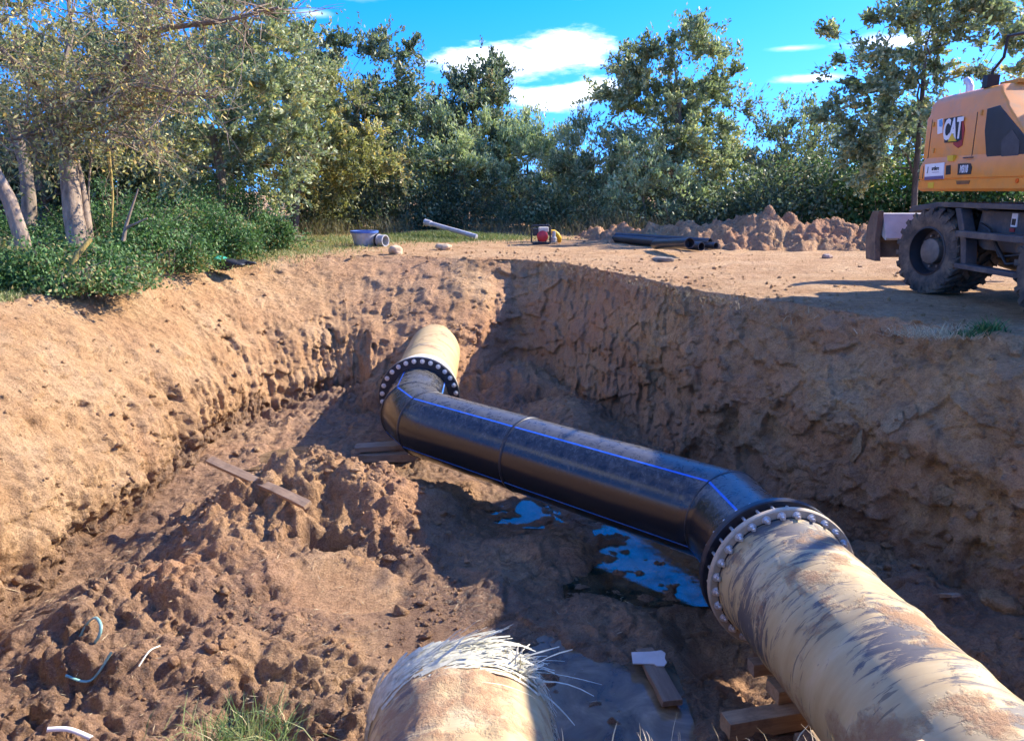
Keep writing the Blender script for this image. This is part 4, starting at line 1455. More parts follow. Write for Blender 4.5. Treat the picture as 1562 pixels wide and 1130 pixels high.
# exhaust, mirror arm, roof bits
e0 = side_pt(1477, 138, 5.75)
MB().tube([(-0.85, e0[0] - 0.03, 2.45), (-0.85, e0[0] - .03, 2.58), (-0.85, e0[0] + .01, 2.635), (-0.85, e0[0] + 0.07, 2.67)], [0.045, 0.045, 0.043, 0.04], 12).build('exhaust_pipe', M_EXH, EX, smooth=True)
b0 = side_pt(1512, 121, 5.6)
mir = MB()
mir.box((-1.0, b0[0], 2.55), (0.14, 0.10, 0.14))
mir.tube([(-1.0, b0[0], 2.55), (-1.0, b0[0] - 0.01, 2.66), (-1.02, b0[0] - 0.22, 2.78), (-1.02, b0[0] - 0.24, 3.0), (-1.0, b0[0] - 0.5, 2.98)], 0.018, 8)
mir.build('mirror_bracket', M_BLACK, EX, smooth=True)
MB().box((-0.55, b0[0] - 0.18, 2.515), (0.7, 0.34, 0.05)).build('hood_cover', M_ORANGE2, EX, bevel=0.01)
# cab on the far side of the machine
cab = MB()
cabp = [(-0.98, 1.35), (-1.0, 2.0), (-0.85, 3.10), (0.55, 3.15), (0.62, 1.35)]
cab.prism(cabp, 0.28, 1.18)
cb = cab.build('cab', M_ORANGE, EX, bevel=0.03)
MB().prism([(-0.90, 1.95), (-0.78, 2.92), (0.42, 2.95), (0.45, 1.95)], 0.268, 0.30).build('cab_window', M_GLASS, cb)
MB().prism([(-0.90, 1.55), (-0.78, 2.92), (0.42, 2.95), (0.45, 1.55)], 1.16, 1.19).build('cab_window', M_GLASS, cb)
# boom, stick and bucket reaching towards the viewer, out of the picture
bm_ = MB()
bpoly = [(-0.50, 1.6), (-0.70, 2.5), (-1.25, 3.35), (-1.9, 3.62), (-4.6, 3.55), (-4.6, 3.25), (-2.0, 3.2), (-1.50, 2.9), (-1.15, 2.3), (-0.92, 1.6)]
bm_.prism(bpoly, -0.22, 0.22)
bo = bm_.build('boom', M_ORANGE, EX, bevel=0.02)
MB().prism([(-4.4, 3.75), (-4.5, 3.1), (-6.6, 3.0), (-6.6, 3.2)], -0.16, 0.16).build('stick', M_ORANGE, EX, bevel=0.02)
MB().prism([(-6.5, 3.2), (-6.6, 2.9), (-7.0, 2.3), (-7.5, 2.3), (-7.7, 2.7), (-7.3, 3.2)], -0.5, 0.5).build('bucket', M_BLADEBACK, EX, bevel=0.02)
for xx in (-0.3, 0.3):
    MB().tube([(xx, -1.45, 1.75), (xx, -2.3, 3.25)], 0.06, 10).build('boom_cylinder', M_BLACK, EX, smooth=True)
# turntable and undercarriage
MB().lathe([(1.16, 0.62), (1.30, 0.62)], 32, Matrix.Translation((0, 0.0, 0))).build('slew_ring', M_BLACK, EX, smooth=True)
ch = MB()
ch.box((0, 0.2, 0.86), (0.95, 2.7, 0.45))
ch.prism([(-0.9, 1.08), (0.62, 1.08), (0.70, 0.70), (0.5, 0.62), (-0.9, 0.62)], -0.95, -0.45)
ch.prism([(-0.9, 1.08), (0.62, 1.08), (0.70, 0.70), (0.5, 0.62), (-0.9, 0.62)], 0.45, 0.95)
chs = ch.build('chassis', M_DGREY, EX, bevel=0.02)
dk = MB()
dk.box((0, 0.10, 1.135), (2.25, 2.55, 0.06))
dk.prism([(1.30, 1.165), (1.95, 1.10), (2.02, 1.02), (1.95, 1.02), (1.30, 1.10)], -1.12, -0.55)
dk.prism([(1.30, 1.165), (1.95, 1.10), (2.02, 1.02), (1.95, 1.02), (1.30, 1.10)], 0.55, 1.12)
dk.build('deck', M_DGREY, EX, bevel=0.008)
fe = MB()
fe.prism([(0.78, 1.10), (0.90, 1.10), (0.70, 0.72), (0.62, 0.40), (0.52, 0.40), (0.58, 0.72)], -1.12, -0.98)
fe.build('fender', M_DGREY, EX, bevel=0.01)
MB().box((-1.13, -0.18, 0.80), (0.16, 1.7, 0.075)).build('side_step', M_DGREY, EX, bevel=0.01)
MB().box((-1.13, -0.22, 0.42), (0.14, 1.7, 0.06)).build('side_step', M_DGREY, EX, bevel=0.01)
MB().box((-0.957, -0.02, 0.985), (0.012, 0.10, 0.15)).build('warning_plate', M_WHITE, EX)
MB().box((-0.965, -0.02, 0.965), (0.010, 0.06, 0.07)).build('warning_symbol', M_BLACK, EX)
MB().box((-0.957, 0.0, 0.875), (0.012, 0.08, 0.04)).build('reflector', M_RED, EX)
for yy in (1.3, -1.1):
    ax = MB()
    ax.tube([(-0.9, yy, 0.54), (0.9, yy, 0.54)], 0.13, 12)
    ax.lathe([(-0.22, 0.02), (-0.2, 0.2), (0, 0.26), (0.2, 0.2), (0.22, 0.02)], 16, Matrix.Translation((0, yy, 0.54)) @ Matrix.Rotation(R(90), 4, 'Y'))
    ax.build('axle', M_DGREY, EX, smooth=True)


def wheel_meshes():
    r, w = 0.545, 0.29
    mb = MB()
    prof = [(-w / 2 + 0.02, 0.30), (-w / 2, 0.36), (-w / 2 - 0.012, 0.44), (-w / 2 + 0.01, 0.505), (-w / 2 + 0.05, r - 0.03), (w / 2 - 0.05, r - 0.03), (w / 2 - 0.01, 0.505), (w / 2 + 0.012, 0.44), (w / 2, 0.36), (w / 2 - 0.02, 0.30)]
    mb.lathe(prof, 48, None, close=True)
    nl = 22
    for k in range(nl):
        for s in (-1, 1):
            a = 2 * math.pi * (k + (0.5 if s > 0 else 0)) / nl
            sk = 0.20
            vs = []
            for (zz, da) in ((s * 0.0, sk), (s * (w / 2 + 0.004), 0.0)):
                wd = 0.062
                for rr in (r - 0.045, r + 0.012 if abs(zz) < 0.1 else r - 0.004):
                    for t_ in (-wd, wd):
                        aa = a + da + t_ * 0.55 / 0.55
                        vs.append((rr * math.cos(aa), rr * math.sin(aa), zz))
            # shoulder wrap
            fs = [(0, 1, 3, 2), (4, 6, 7, 5), (0, 4, 5, 1), (2, 3, 7, 6), (0, 2, 6, 4), (1, 5, 7, 3)]
            mb.add(vs, fs)
            v2 = []
            for rr in (0.43, r - 0.02):
                for t_ in (-0.055, 0.055):
                    for zz in (s * (w / 2 - 0.03), s * (w / 2 + 0.012)):
                        aa = a + t_ - 0.0
                        v2.append((rr * math.cos(aa), rr * math.sin(aa), zz))
            mb.add(v2, [(0, 1, 3, 2), (4, 6, 7, 5), (0, 4, 5, 1), (2, 3, 7, 6), (0, 2, 6, 4), (1, 5, 7, 3)])
    tyre = mb.mesh('tyre', M_TYRE, smooth=True, angle=35)
    rm = MB()
    # outer side is +z : dished rim
    rm.lathe([(-w / 2 + 0.03, 0.305), (w / 2 - 0.01, 0.315), (w / 2 - 0.005, 0.295), (w / 2 - 0.05, 0.285), (0.0, 0.26), (-0.02, 0.12), (-0.02, 0.0)], 40)
    rim = rm.mesh('rim', M_BLACK, smooth=True)
    hb = MB()
    hb.lathe([(-0.02, 0.165), (0.085, 0.16), (0.10, 0.14), (0.105, 0.0)], 28)
    for k in range(10):
        a = 2 * math.pi * k / 10
        hb.lathe([(-0.015, 0.016), (0.03, 0.016)], 6, Matrix.Translation((0.205 * math.cos(a), 0.205 * math.sin(a), 0)))
    hub = hb.mesh('hub', M_HUB, smooth=True)
    return tyre, rim, hub


TY, RI, HU = wheel_meshes()
for (sx_, yy) in ((-1, 1.3), (1, 1.3), (-1, -1.1), (1, -1.1)):
    steer = R(13) if yy > 0 else 0.0
    for j, off in enumerate((1.10, 0.775)):
        M = Matrix.Translation((sx_ * 0.94, yy, 0.545)) @ Matrix.Rotation(steer, 4, 'Z') @ Matrix.Translation((sx_ * (off - 0.94), 0, 0)) @ Matrix.Rotation(R(90) * sx_, 4, 'Y') @ Matrix.Rotation(random.uniform(0, 0.4), 4, 'Z')
        o = link('tyre', TY, EX); o.matrix_local = M
        o2 = link('rim', RI, o)
        if j == 0:
            link('hub', HU, o)
# hoses and small fittings of the undercarriage
for k, (y0, z0, y1, z1) in enumerate(((0.55, 0.92, -0.2, 0.62), (0.45, 0.80, -0.35, 0.55), (0.70, 0.70, 1.15, 0.62))):
    MB().tube([(-0.98, y0, z0), (-1.02, (y0 * 2 + y1) / 3, z0 - 0.06), (-1.02, (y0 + y1 * 2) / 3, z1 - 0.05), (-0.9, y1, z1)], 0.018, 8).build('hose', M_BLACK, EX, smooth=True)
for (px, py) in ((1420, 190), (1420, 230), (1493, 172), (1493, 250)):
    q_ = side_pt(px, py)
    MB().box((-1.166, q_[0], q_[1]), (0.016, 0.03, 0.06)).build('hinge', M_ORANGE2, EX, bevel=0.004)
q_ = side_pt(1475, 238)
MB().tube([(-1.165, q_[0] + 0.08, q_[1] - 0.02), (-1.20, q_[0] + 0.07, q_[1] - 0.02), (-1.20, q_[0] - 0.07, q_[1] - 0.02), (-1.165, q_[0] - 0.08, q_[1] - 0.02)], 0.008, 6).build('grab_handle', M_BLACK, EX, smooth=True)
# dozer blade at the far end
bl = MB()
prof = [(2.82, 0.98), (2.88, 0.99), (3.00, 0.80), (3.02, 0.60), (2.95, 0.38), (2.86, 0.33), (2.78, 0.34), (2.86, 0.55), (2.86, 0.78)]
bl.prism([(p[0], p[1]) for p in prof], -1.12, 1.2)
bld = bl.build('blade', M_BLADEBACK, EX, bevel=0.006)
MB().prism([(2.815, 0.985), (2.86, 0.70), (2.62, 0.60), (2.60, 0.63), (2.78, 0.975)], -1.10, 1.15).build('blade_back_plate', M_STEEL, bld)
MB().prism([(2.72, 1.02), (2.92, 1.01), (3.05, 0.78), (3.03, 0.5), (2.97, 0.30), (2.66, 0.29), (2.74, 0.6)], -1.20, -1.12).build('blade_end_plate', M_BLADEBACK, bld, bevel=0.006)
for xx in (-0.6, 0.6):
    MB().tube([(xx, 1.6, 0.6), (xx, 2.8, 0.6)], 0.07, 8).build('blade_arm', M_DGREY, bld)


# ------------------------------------------------------------------ small things on the working pad
def lump_mesh(name, r, seed, mat, sub=2, amp=0.35, squash=0.75):
    bm = bmesh.new()
    bmesh.ops.create_icosphere(bm, subdivisions=sub, radius=1.0)
    V = np.array([v.co for v in bm.verts])
    nz = 1 + amp * fbm(V[:, 0] * 1.3 + seed, V[:, 1] * 1.3, V[:, 2] * 1.3, oct=4, seed=seed % 97) * 1.6
    V = V * nz[:, None] * r
    V[:, 2] *= squash
    for v, c in zip(bm.verts, V):
        v.co = c
    for f in bm.faces:
        f.smooth = sub > 2
    me = bpy.data.meshes.new(name)
    bm.to_mesh(me); bm.free()
    me.materials.append(mat)
    return me


M_STONE = mat_simple('clay_stone', (0.50, 0.36, 0.22), 0.9, var=0.25, scale=8, bump=0.02)
M_CLAY = mat_simple('dry_clay', (0.46, 0.29, 0.16), 0.95, var=0.25, scale=9, bump=0.03)
M_CLAYS = mat_simple('shade_clay', (0.40, 0.28, 0.20), 0.95, var=0.25, scale=9, bump=0.03)


def gz(x, y):
    return float(ground_z(np.array([float(x)]), np.array([float(y)]))[0])


def lump(name, label, pos, r, seed, mat, cat, squash=0.75, sub=3):
    o = link(name, lump_mesh(name, r, seed, mat, sub, squash=squash), None, loc=pos)
    o.rotation_euler = (0, 0, seed * 1.3)
    return tag(o, label, cat)


p = at_z(603, 389, 0.0); lump('stone', 'pale block of clay on the far rim, right of the grey fitting', (p.x, p.y, gz(p.x, p.y) + 0.08), 0.15, 12, M_STONE, 'stone')
p = at_z(676, 382, 0.0); lump('stone', 'low pale clod on the far rim below the leaning grey pipe', (p.x, p.y, gz(p.x, p.y) + 0.06), 0.16, 31, M_STONE, 'stone', 0.55)
p = at_z(1262, 394, 0.0); lump('stone', 'lone round stone on the bare pad left of the blade', (p.x, p.y, gz(p.x, p.y) + 0.03), 0.09, 9, M_CLAYS, 'stone')
p = at_z(1012, 398, 0.0); lump('stone', 'flat dark clod on the bare pad above the pit edge', (p.x, p.y, gz(p.x, p.y) + 0.03), 0.20, 22, mat_simple('grey_clod', (0.20, 0.16, 0.12), 0.95, bump=0.02), 'stone', 0.3)

# grey fitting with blue rim and side branch
M_GREYPL = mat_simple('grey_plastic', (0.40, 0.40, 0.41), 0.55, var=0.15, scale=5, dirt=(0.36, 0.26, 0.16), dirt_amt=0.5, dirt_scale=4)
M_BLUERIM = mat_simple('blue_rim', (0.06, 0.14, 0.42), 0.5, var=0.2, scale=8)
p = at_z(553, 377, 0.0)
ft = thing('pipe_fitting', 'grey tub-shaped pipe fitting with blue rim and short side branch', 'pipe fitting', (p.x, p.y + 0.3, gz(p.x, p.y) - 0.02))
MB().lathe([(0.0, 0.235), (0.02, 0.245), (0.33, 0.315), (0.34, 0.315), (0.34, 0.285), (0.12, 0.23), (0.11, 0.0)], 32).build('tub', M_GREYPL, ft, smooth=True)
MB().lathe([(0.325, 0.318), (0.325, 0.335), (0.375, 0.34), (0.375, 0.29), (0.33, 0.288)], 32, None, close=True).build('rim', M_BLUERIM, ft, smooth=True)
Mb = Matrix.Translation((0.24, -0.04, 0.145)) @ Matrix.Rotation(R(72), 4, 'Y') @ Matrix.Rotation(R(0), 4, 'Z')
Mb = axis_matrix(Vector((0.22, -0.05, 0.15)), Vector((0.86, -0.5, 0.0)).normalized())
br = MB().lathe([(0.0, 0.13), (0.12, 0.13), (0.12, 0.155), (0.2, 0.155), (0.2, 0.14), (0.38, 0.14), (0.38, 0.118), (0.05, 0.118), (0.05, 0.0)], 28, Mb).build('branch', M_GREYPL, ft, smooth=True)
MB().lathe([(0.13, 0.158), (0.19, 0.158), (0.19, 0.145), (0.13, 0.145)], 28, Mb, close=True).build('branch_band', M_BLACK, br, smooth=True)

# leaning grey pipe
lp = thing('drain_pipe', 'thin grey pipe leaning on the grassy bump with its socket end raised', 'pipe', (0, 0, 0))
pa, pb = at_t(656, 341, 20.9), at_t(727, 361, 20.3)
MB().tube([pa, pb], 0.062, 14).build('tube', M_GREYPL, lp, smooth=True)
dd = (pa - pb).normalized()
MB().tube([pa - dd * 0.03, pa + dd * 0.18], 0.085, 14).build('socket', M_GREYPL, lp, smooth=True)

# water pump
p = at_z(827, 373, 0.0)
pu = thing('water_pump', 'small red engine pump in a black tube frame, yellow hose behind', 'pump', (p.x, p.y, gz(p.x, p.y)))
fr = MB()
for yy in (-0.2, 0.2):
    fr.tube([(-0.27, yy, 0.06), (-0.27, yy, 0.42), (-0.23, yy, 0.46), (0.17, yy, 0.46), (0.20, yy, 0.42), (0.20, yy, 0.06), (0.16, yy, 0.02), (-0.23, yy, 0.02), (-0.27, yy, 0.06)], 0.014, 8, cap=False)
for xx, zz in ((-0.27, 0.40), (0.20, 0.40), (-0.2, 0.02), (0.14, 0.02)):
    fr.tube([(xx, -0.2, zz), (xx, 0.2, zz)], 0.012, 8)
fr.build('frame', M_BLACK, pu, smooth=True)
MB().lathe([(-0.10, 0.02), (-0.10, 0.10), (-0.07, 0.135), (0.02, 0.14), (0.05, 0.10), (0.05, 0.0)], 22, Matrix.Translation((0.0, -0.12, 0.20)) @ Matrix.Rotation(R(90), 4, 'X')).build('recoil_cover', mat_simple('pump_red', (0.45, 0.02, 0.03), 0.4, var=0.15), pu, smooth=True)
MB().box((0.0, 0.02, 0.17), (0.22, 0.26, 0.22)).build('engine_block', M_BLACK, pu, bevel=0.02)
MB().box((0.03, 0.0, 0.36), (0.26, 0.22, 0.12)).build('fuel_tank', mat_simple('pump_cream', (0.65, 0.58, 0.45), 0.45, var=0.1), pu, bevel=0.03)
MB().box((-0.17, 0.0, 0.30), (0.13, 0.2, 0.18)).build('air_filter', M_BLACK, pu, bevel=0.02)
MB().tube([(0.22, 0.05, 0.30), (0.30, 0.05, 0.30), (0.38, 0.06, 0.24), (0.44, 0.1, 0.14), (0.45, 0.3, 0.06)], 0.055, 14).build('hose', mat_simple('hose_yellow', (0.75, 0.42, 0.02), 0.5, var=0.15, scale=14), pu, smooth=True)
MB().lathe([(0.0, 0.06), (0.10, 0.075), (0.12, 0.05), (0.26, 0.04)], 16, Matrix.Translation((0.29, 0.0, 0.06))).build('discharge_port', M_STEEL, pu, smooth=True)

# black pipes beside the spoil heap
M_PIPEB = mat_simple('black_tube', (0.022, 0.024, 0.03), 0.35, var=0.3, scale=5, dirt=(0.28, 0.2, 0.13), dirt_amt=0.2)
M_INNER = mat_simple('tube_inside', (0.01, 0.01, 0.01), 0.9)


def lying_pipe(label, a, b, r):
    t = thing('plastic_pipe', label, 'pipe', (0, 0, 0), group='black pipes by the spoil heap')
    a, b = Vector(a), Vector(b)
    L = (b - a).length
    MB().lathe([(0, r), (L, r), (L, r * 0.86), (L - 0.25, r * 0.86), (L - 0.26, 0)], 20, axis_matrix(a, (b - a).normalized())).build('tube', M_PIPEB, t, smooth=True)


lying_pipe('long black pipe at the back of the pile by the spoil heap', at_z(940, 361, 0.16), at_z(1083, 370, 0.14), 0.10)
lying_pipe('long black pipe at the front of the pile, open end right', at_z(938, 364, 0.11), at_z(1070, 376, 0.10), 0.10)
lying_pipe('short black pipe laid across the front of the pile', at_z(1000, 373, 0.12), at_z(1052, 371, 0.28), 0.11)
lying_pipe('thin black pipe at the right end of the pile', at_z(1010, 367, 0.10), at_z(1092, 375, 0.08), 0.075)


# jacket on the grass
def jacket():
    p = at_z(347, 401, 0.05)
    t = thing('jacket', 'dark jacket with green panel dropped on the grass by the brambles', 'jacket', (p.x, p.y, gz(p.x, p.y)))
    for nm, c, s, seed, mat in (('cloth', (0.0, 0, 0.05), (0.36, 0.2, 0.09), 3, M_BLACK), ('panel', (-0.12, -0.06, 0.11), (0.15, 0.13, 0.06), 8, mat_simple('green_cloth', (0.02, 0.28, 0.18), 0.7)),
                                 ('sleeve', (0.26, 0.02, 0.06), (0.2, 0.1, 0.06), 14, M_BLACK)):
        me = lump_mesh(nm, 1.0, seed, mat, 3, 0.5, 1.0)
        o = link(nm, me, t, loc=c); o.scale = s


jacket()


# ------------------------------------------------------------------ spoil heap
def spoil_heap(name, label, x0, x1, y0, y1, peaks, seed):
    xs = np.arange(x0, x1, 0.045); ys = np.arange(y0, y1, 0.06)
    X, Y = np.meshgrid(xs, ys)
    Z = np.full(X.shape, -0.12)
    wx = X + 0.25 * fbm(X / 0.8, Y / 0.8, oct=3, seed=seed); wy = Y + 0.25 * fbm(X / 0.8 + 4, Y / 0.8, oct=3, seed=seed + 1)
    B = 0
    for (cx, cy, sx, sy, h) in peaks:
        B = np.maximum(B, h * g2(wx, wy, cx, cy, sx, sy)) + 0.25 * np.minimum(B, h * g2(wx, wy, cx, cy, sx, sy))
    m_ = sstep(0.02, 0.25, B)
    Z = Z + B + m_ * (0.32 * clods(wx, wy, 0.55, seed + 3, 0.6) * 0.35 + 0.10 * clods(wx + 2, wy, 0.26, seed + 4, 0.6) + 0.08 * clods(wx, wy + 2, 0.13, seed + 5, 0.6) + 0.26 * fbm(X / 0.30, Y / 0.30, oct=5, seed=seed + 6, gain=0.6)) - 0.05
    V = np.column_stack([X.ravel(), Y.ravel(), Z.ravel()])
    ny, nx = X.shape
    idx = np.arange(ny * nx).reshape(ny, nx)
    F = np.stack([idx[:-1, :-1], idx[:-1, 1:], idx[1:, 1:], idx[1:, :-1]], -1).reshape(-1, 4)
    keep = Z.ravel()[F].max(1) > -0.10
    tone = np.clip(0.75 + 0.9 * fbm(X / 0.9, Y / 0.9, oct=3, seed=seed + 8), 0, 1)
    me = mesh_np(name, V, F[keep], True, (M_SOIL,), {'wet': np.zeros(V.shape[0]), 'tone': tone.ravel()})
    return tag(link(name, me), label, 'soil heap')


spoil_heap('soil_heap', 'long heap of dug brown earth running from the pipes to the blade', 1.6, 10.5, 15.6, 23.0,
           [(4.9, 18.8, 1.0, 0.7, 0.52), (6.4, 19.0, 1.2, 0.8, 0.80), (7.6, 18.5, 1.1, 0.8, 0.62), (8.8, 18.1, 1.1, 0.9, 0.62), (5.7, 18.1, 0.8, 0.5, 0.42), (7.0, 17.6, 0.9, 0.6, 0.36), (3.7, 20.0, 1.1, 0.6, 0.48), (4.5, 20.0, 1.0, 0.7, 0.58), (2.9, 20.9, 0.8, 0.5, 0.40), (10.2, 18.4, 1.0, 0.9, 0.7), (5.5, 19.5, 1.0, 0.7, 0.62)], 500)
spoil_heap('soil_heap', 'low bank of loose earth behind the black pipes', 1.4, 4.6, 20.0, 24.0, [(2.3, 22.0, 0.7, 0.6, 0.30), (3.2, 22.3, 0.8, 0.6, 0.42)], 540)


# ------------------------------------------------------------------ foliage
def leaf_quads(C, D, L, W, rng):
    """rhombic leaves: centres, long axes, lengths, widths"""
    n = len(C)
    D = D / (np.linalg.norm(D, axis=1)[:, None] + 1e-9)
    rv = rng.normal(size=(n, 3))
    S = np.cross(D, rv); S /= np.linalg.norm(S, axis=1)[:, None] + 1e-9
    L = np.broadcast_to(L, n)[:, None]; W = np.broadcast_to(W, n)[:, None]
    V = np.empty((n, 4, 3))
    V[:, 0] = C - D * L / 2
    V[:, 1] = C + S * W / 2 + D * L * 0.05
    V[:, 2] = C + D * L / 2
    V[:, 3] = C - S * W / 2 + D * L * 0.05
    F = np.arange(n * 4).reshape(n, 4)
    return V.reshape(-1, 3), F


def blade_quads(P, D, L, W, rng, bend=0.35):
    """grass blades: bent two-quad ribbons"""
    n = len(P)
    D = D / (np.linalg.norm(D, axis=1)[:, None] + 1e-9)
    a = rng.uniform(0, 2 * math.pi, n)
    S = np.column_stack([np.cos(a), np.sin(a), np.zeros(n)])
    L = np.broadcast_to(L, n)[:, None]; W = np.broadcast_to(W, n)[:, None]
    side = np.column_stack([D[:, 0], D[:, 1], np.zeros(n)])
    mid = P + D * L * 0.55
    tip = P + D * L + (side * bend + np.array([0, 0, -0.12])) * L
    V = np.empty((n, 6, 3))
    V[:, 0] = P - S * W / 2; V[:, 1] = P + S * W / 2
    V[:, 2] = mid - S * W * 0.4; V[:, 3] = mid + S * W * 0.4
    V[:, 4] = tip - S * W * 0.08; V[:, 5] = tip + S * W * 0.08
    b = (np.arange(n) * 6)[:, None]
    F = np.concatenate([b + np.array([0, 1, 3, 2]), b + np.array([2, 3, 5, 4])])
    return V.reshape(-1, 3), F


LEAF = {
    'grey': mat_leaf('leaf_grey_green', [(0.0, (0.114, 0.153, 0.074)), (0.5, (0.273, 0.325, 0.162)), (0.85, (0.513, 0.552, 0.327)), (1.0, (0.677, 0.572, 0.232))]),
    'dark': mat_leaf('leaf_dark_green', [(0.0, (0.063, 0.096, 0.054)), (0.6, (0.163, 0.215, 0.120)), (0.9, (0.306, 0.356, 0.231)), (1.0, (0.527, 0.415, 0.195))]),
    'olive': mat_leaf('leaf_autumn_olive', [(0.0, (0.138, 0.156, 0.059)), (0.45, (0.324, 0.331, 0.131)), (0.75, (0.512, 0.455, 0.179)), (1.0, (0.760, 0.504, 0.156))]),
    'lime': mat_leaf('leaf_yellow_green', [(0.0, (0.126, 0.177, 0.040)), (0.5, (0.274, 0.333, 0.081)), (1.0, (0.568, 0.481, 0.109))]),
    'pale': mat_leaf('leaf_pale_willow', [(0.0, (0.197, 0.263, 0.134)), (0.5, (0.404, 0.484, 0.251)), (1.0, (0.636, 0.662, 0.393))]),
    'bramble': mat_leaf('leaf_bramble', [(0.0, (0.033, 0.073, 0.021)), (0.5, (0.081, 0.173, 0.051)), (0.9, (0.154, 0.271, 0.090)), (1.0, (0.326, 0.271, 0.109))], trans=0.3, rough=0.62),
    'dry': mat_leaf('dry_stalks', [(0.0, (0.189, 0.145, 0.087)), (0.5, (0.406, 0.312, 0.181)), (1.0, (0.667, 0.536, 0.334))], trans=0.15, rough=0.8),
    'straw_green': mat_leaf('straw_green', [(0.0, (0.07, 0.075, 0.035)), (0.5, (0.17, 0.155, 0.085)), (1.0, (0.34, 0.28, 0.17))], trans=0.2, rough=0.8),
    'grass': mat_leaf('grass_blades', [(0.0, (0.072, 0.116, 0.029)), (0.55, (0.174, 0.232, 0.072)), (0.85, (0.348, 0.319, 0.131)), (1.0, (0.551, 0.435, 0.232))], trans=0.25),
}
M_BARK = mat_bark('bark_brown', (0.10, 0.075, 0.05), (0.26, 0.20, 0.14))
M_BARKL = mat_bark('bark_pale', (0.15, 0.105, 0.07), (0.36, 0.27, 0.19))
M_LICHEN = mat_bark('bark_lichen', (0.20, 0.14, 0.05), (0.45, 0.32, 0.08), 14)
M_TWIG = mat_bark('twig_grey', (0.19, 0.135, 0.085), (0.38, 0.285, 0.18))
M_TWIGD = mat_bark('twig_dark', (0.06, 0.045, 0.032), (0.16, 0.12, 0.085))


def ell(px, py, rx, ry, t, deep=0.9):
    c = at_t(px, py, t)
    k = t / FPX
    return (c.x, c.y, c.z, rx * k, rx * k * deep, ry * k)


def clump_points(ells, n, rng, shell=0.45):
    vol = np.array([e[3] * e[4] * e[5] for e in ells]) ** 0.75
    out = []
    for e, k in zip(ells, np.round(n * vol / vol.sum()).astype(int)):
        d = rng.normal(size=(max(k, 1), 3)); d /= np.linalg.norm(d, axis=1)[:, None]
        r = (shell + (1 - shell) * rng.random((len(d), 1))) ** 0.7
        # ragged outline
        r = r * (0.82 + 0.42 * rng.random((len(d), 1)))
        out.append(np.array(e[:3]) + d * r * np.array(e[3:]))
    return np.concatenate(out)


def limb_path(a, b, rng, sag=0.12):
    a, b = np.asarray(a, float), np.asarray(b, float)
    L = np.linalg.norm(b - a)
    j1, j2 = rng.normal(size=3) * L * 0.07, rng.normal(size=3) * L * 0.07
    up = np.array([0, 0, L * sag])
    return [a, a + (b - a) * 0.35 + j1 + up * 0.3, a + (b - a) * 0.7 + j2 + up * 0.5, b]


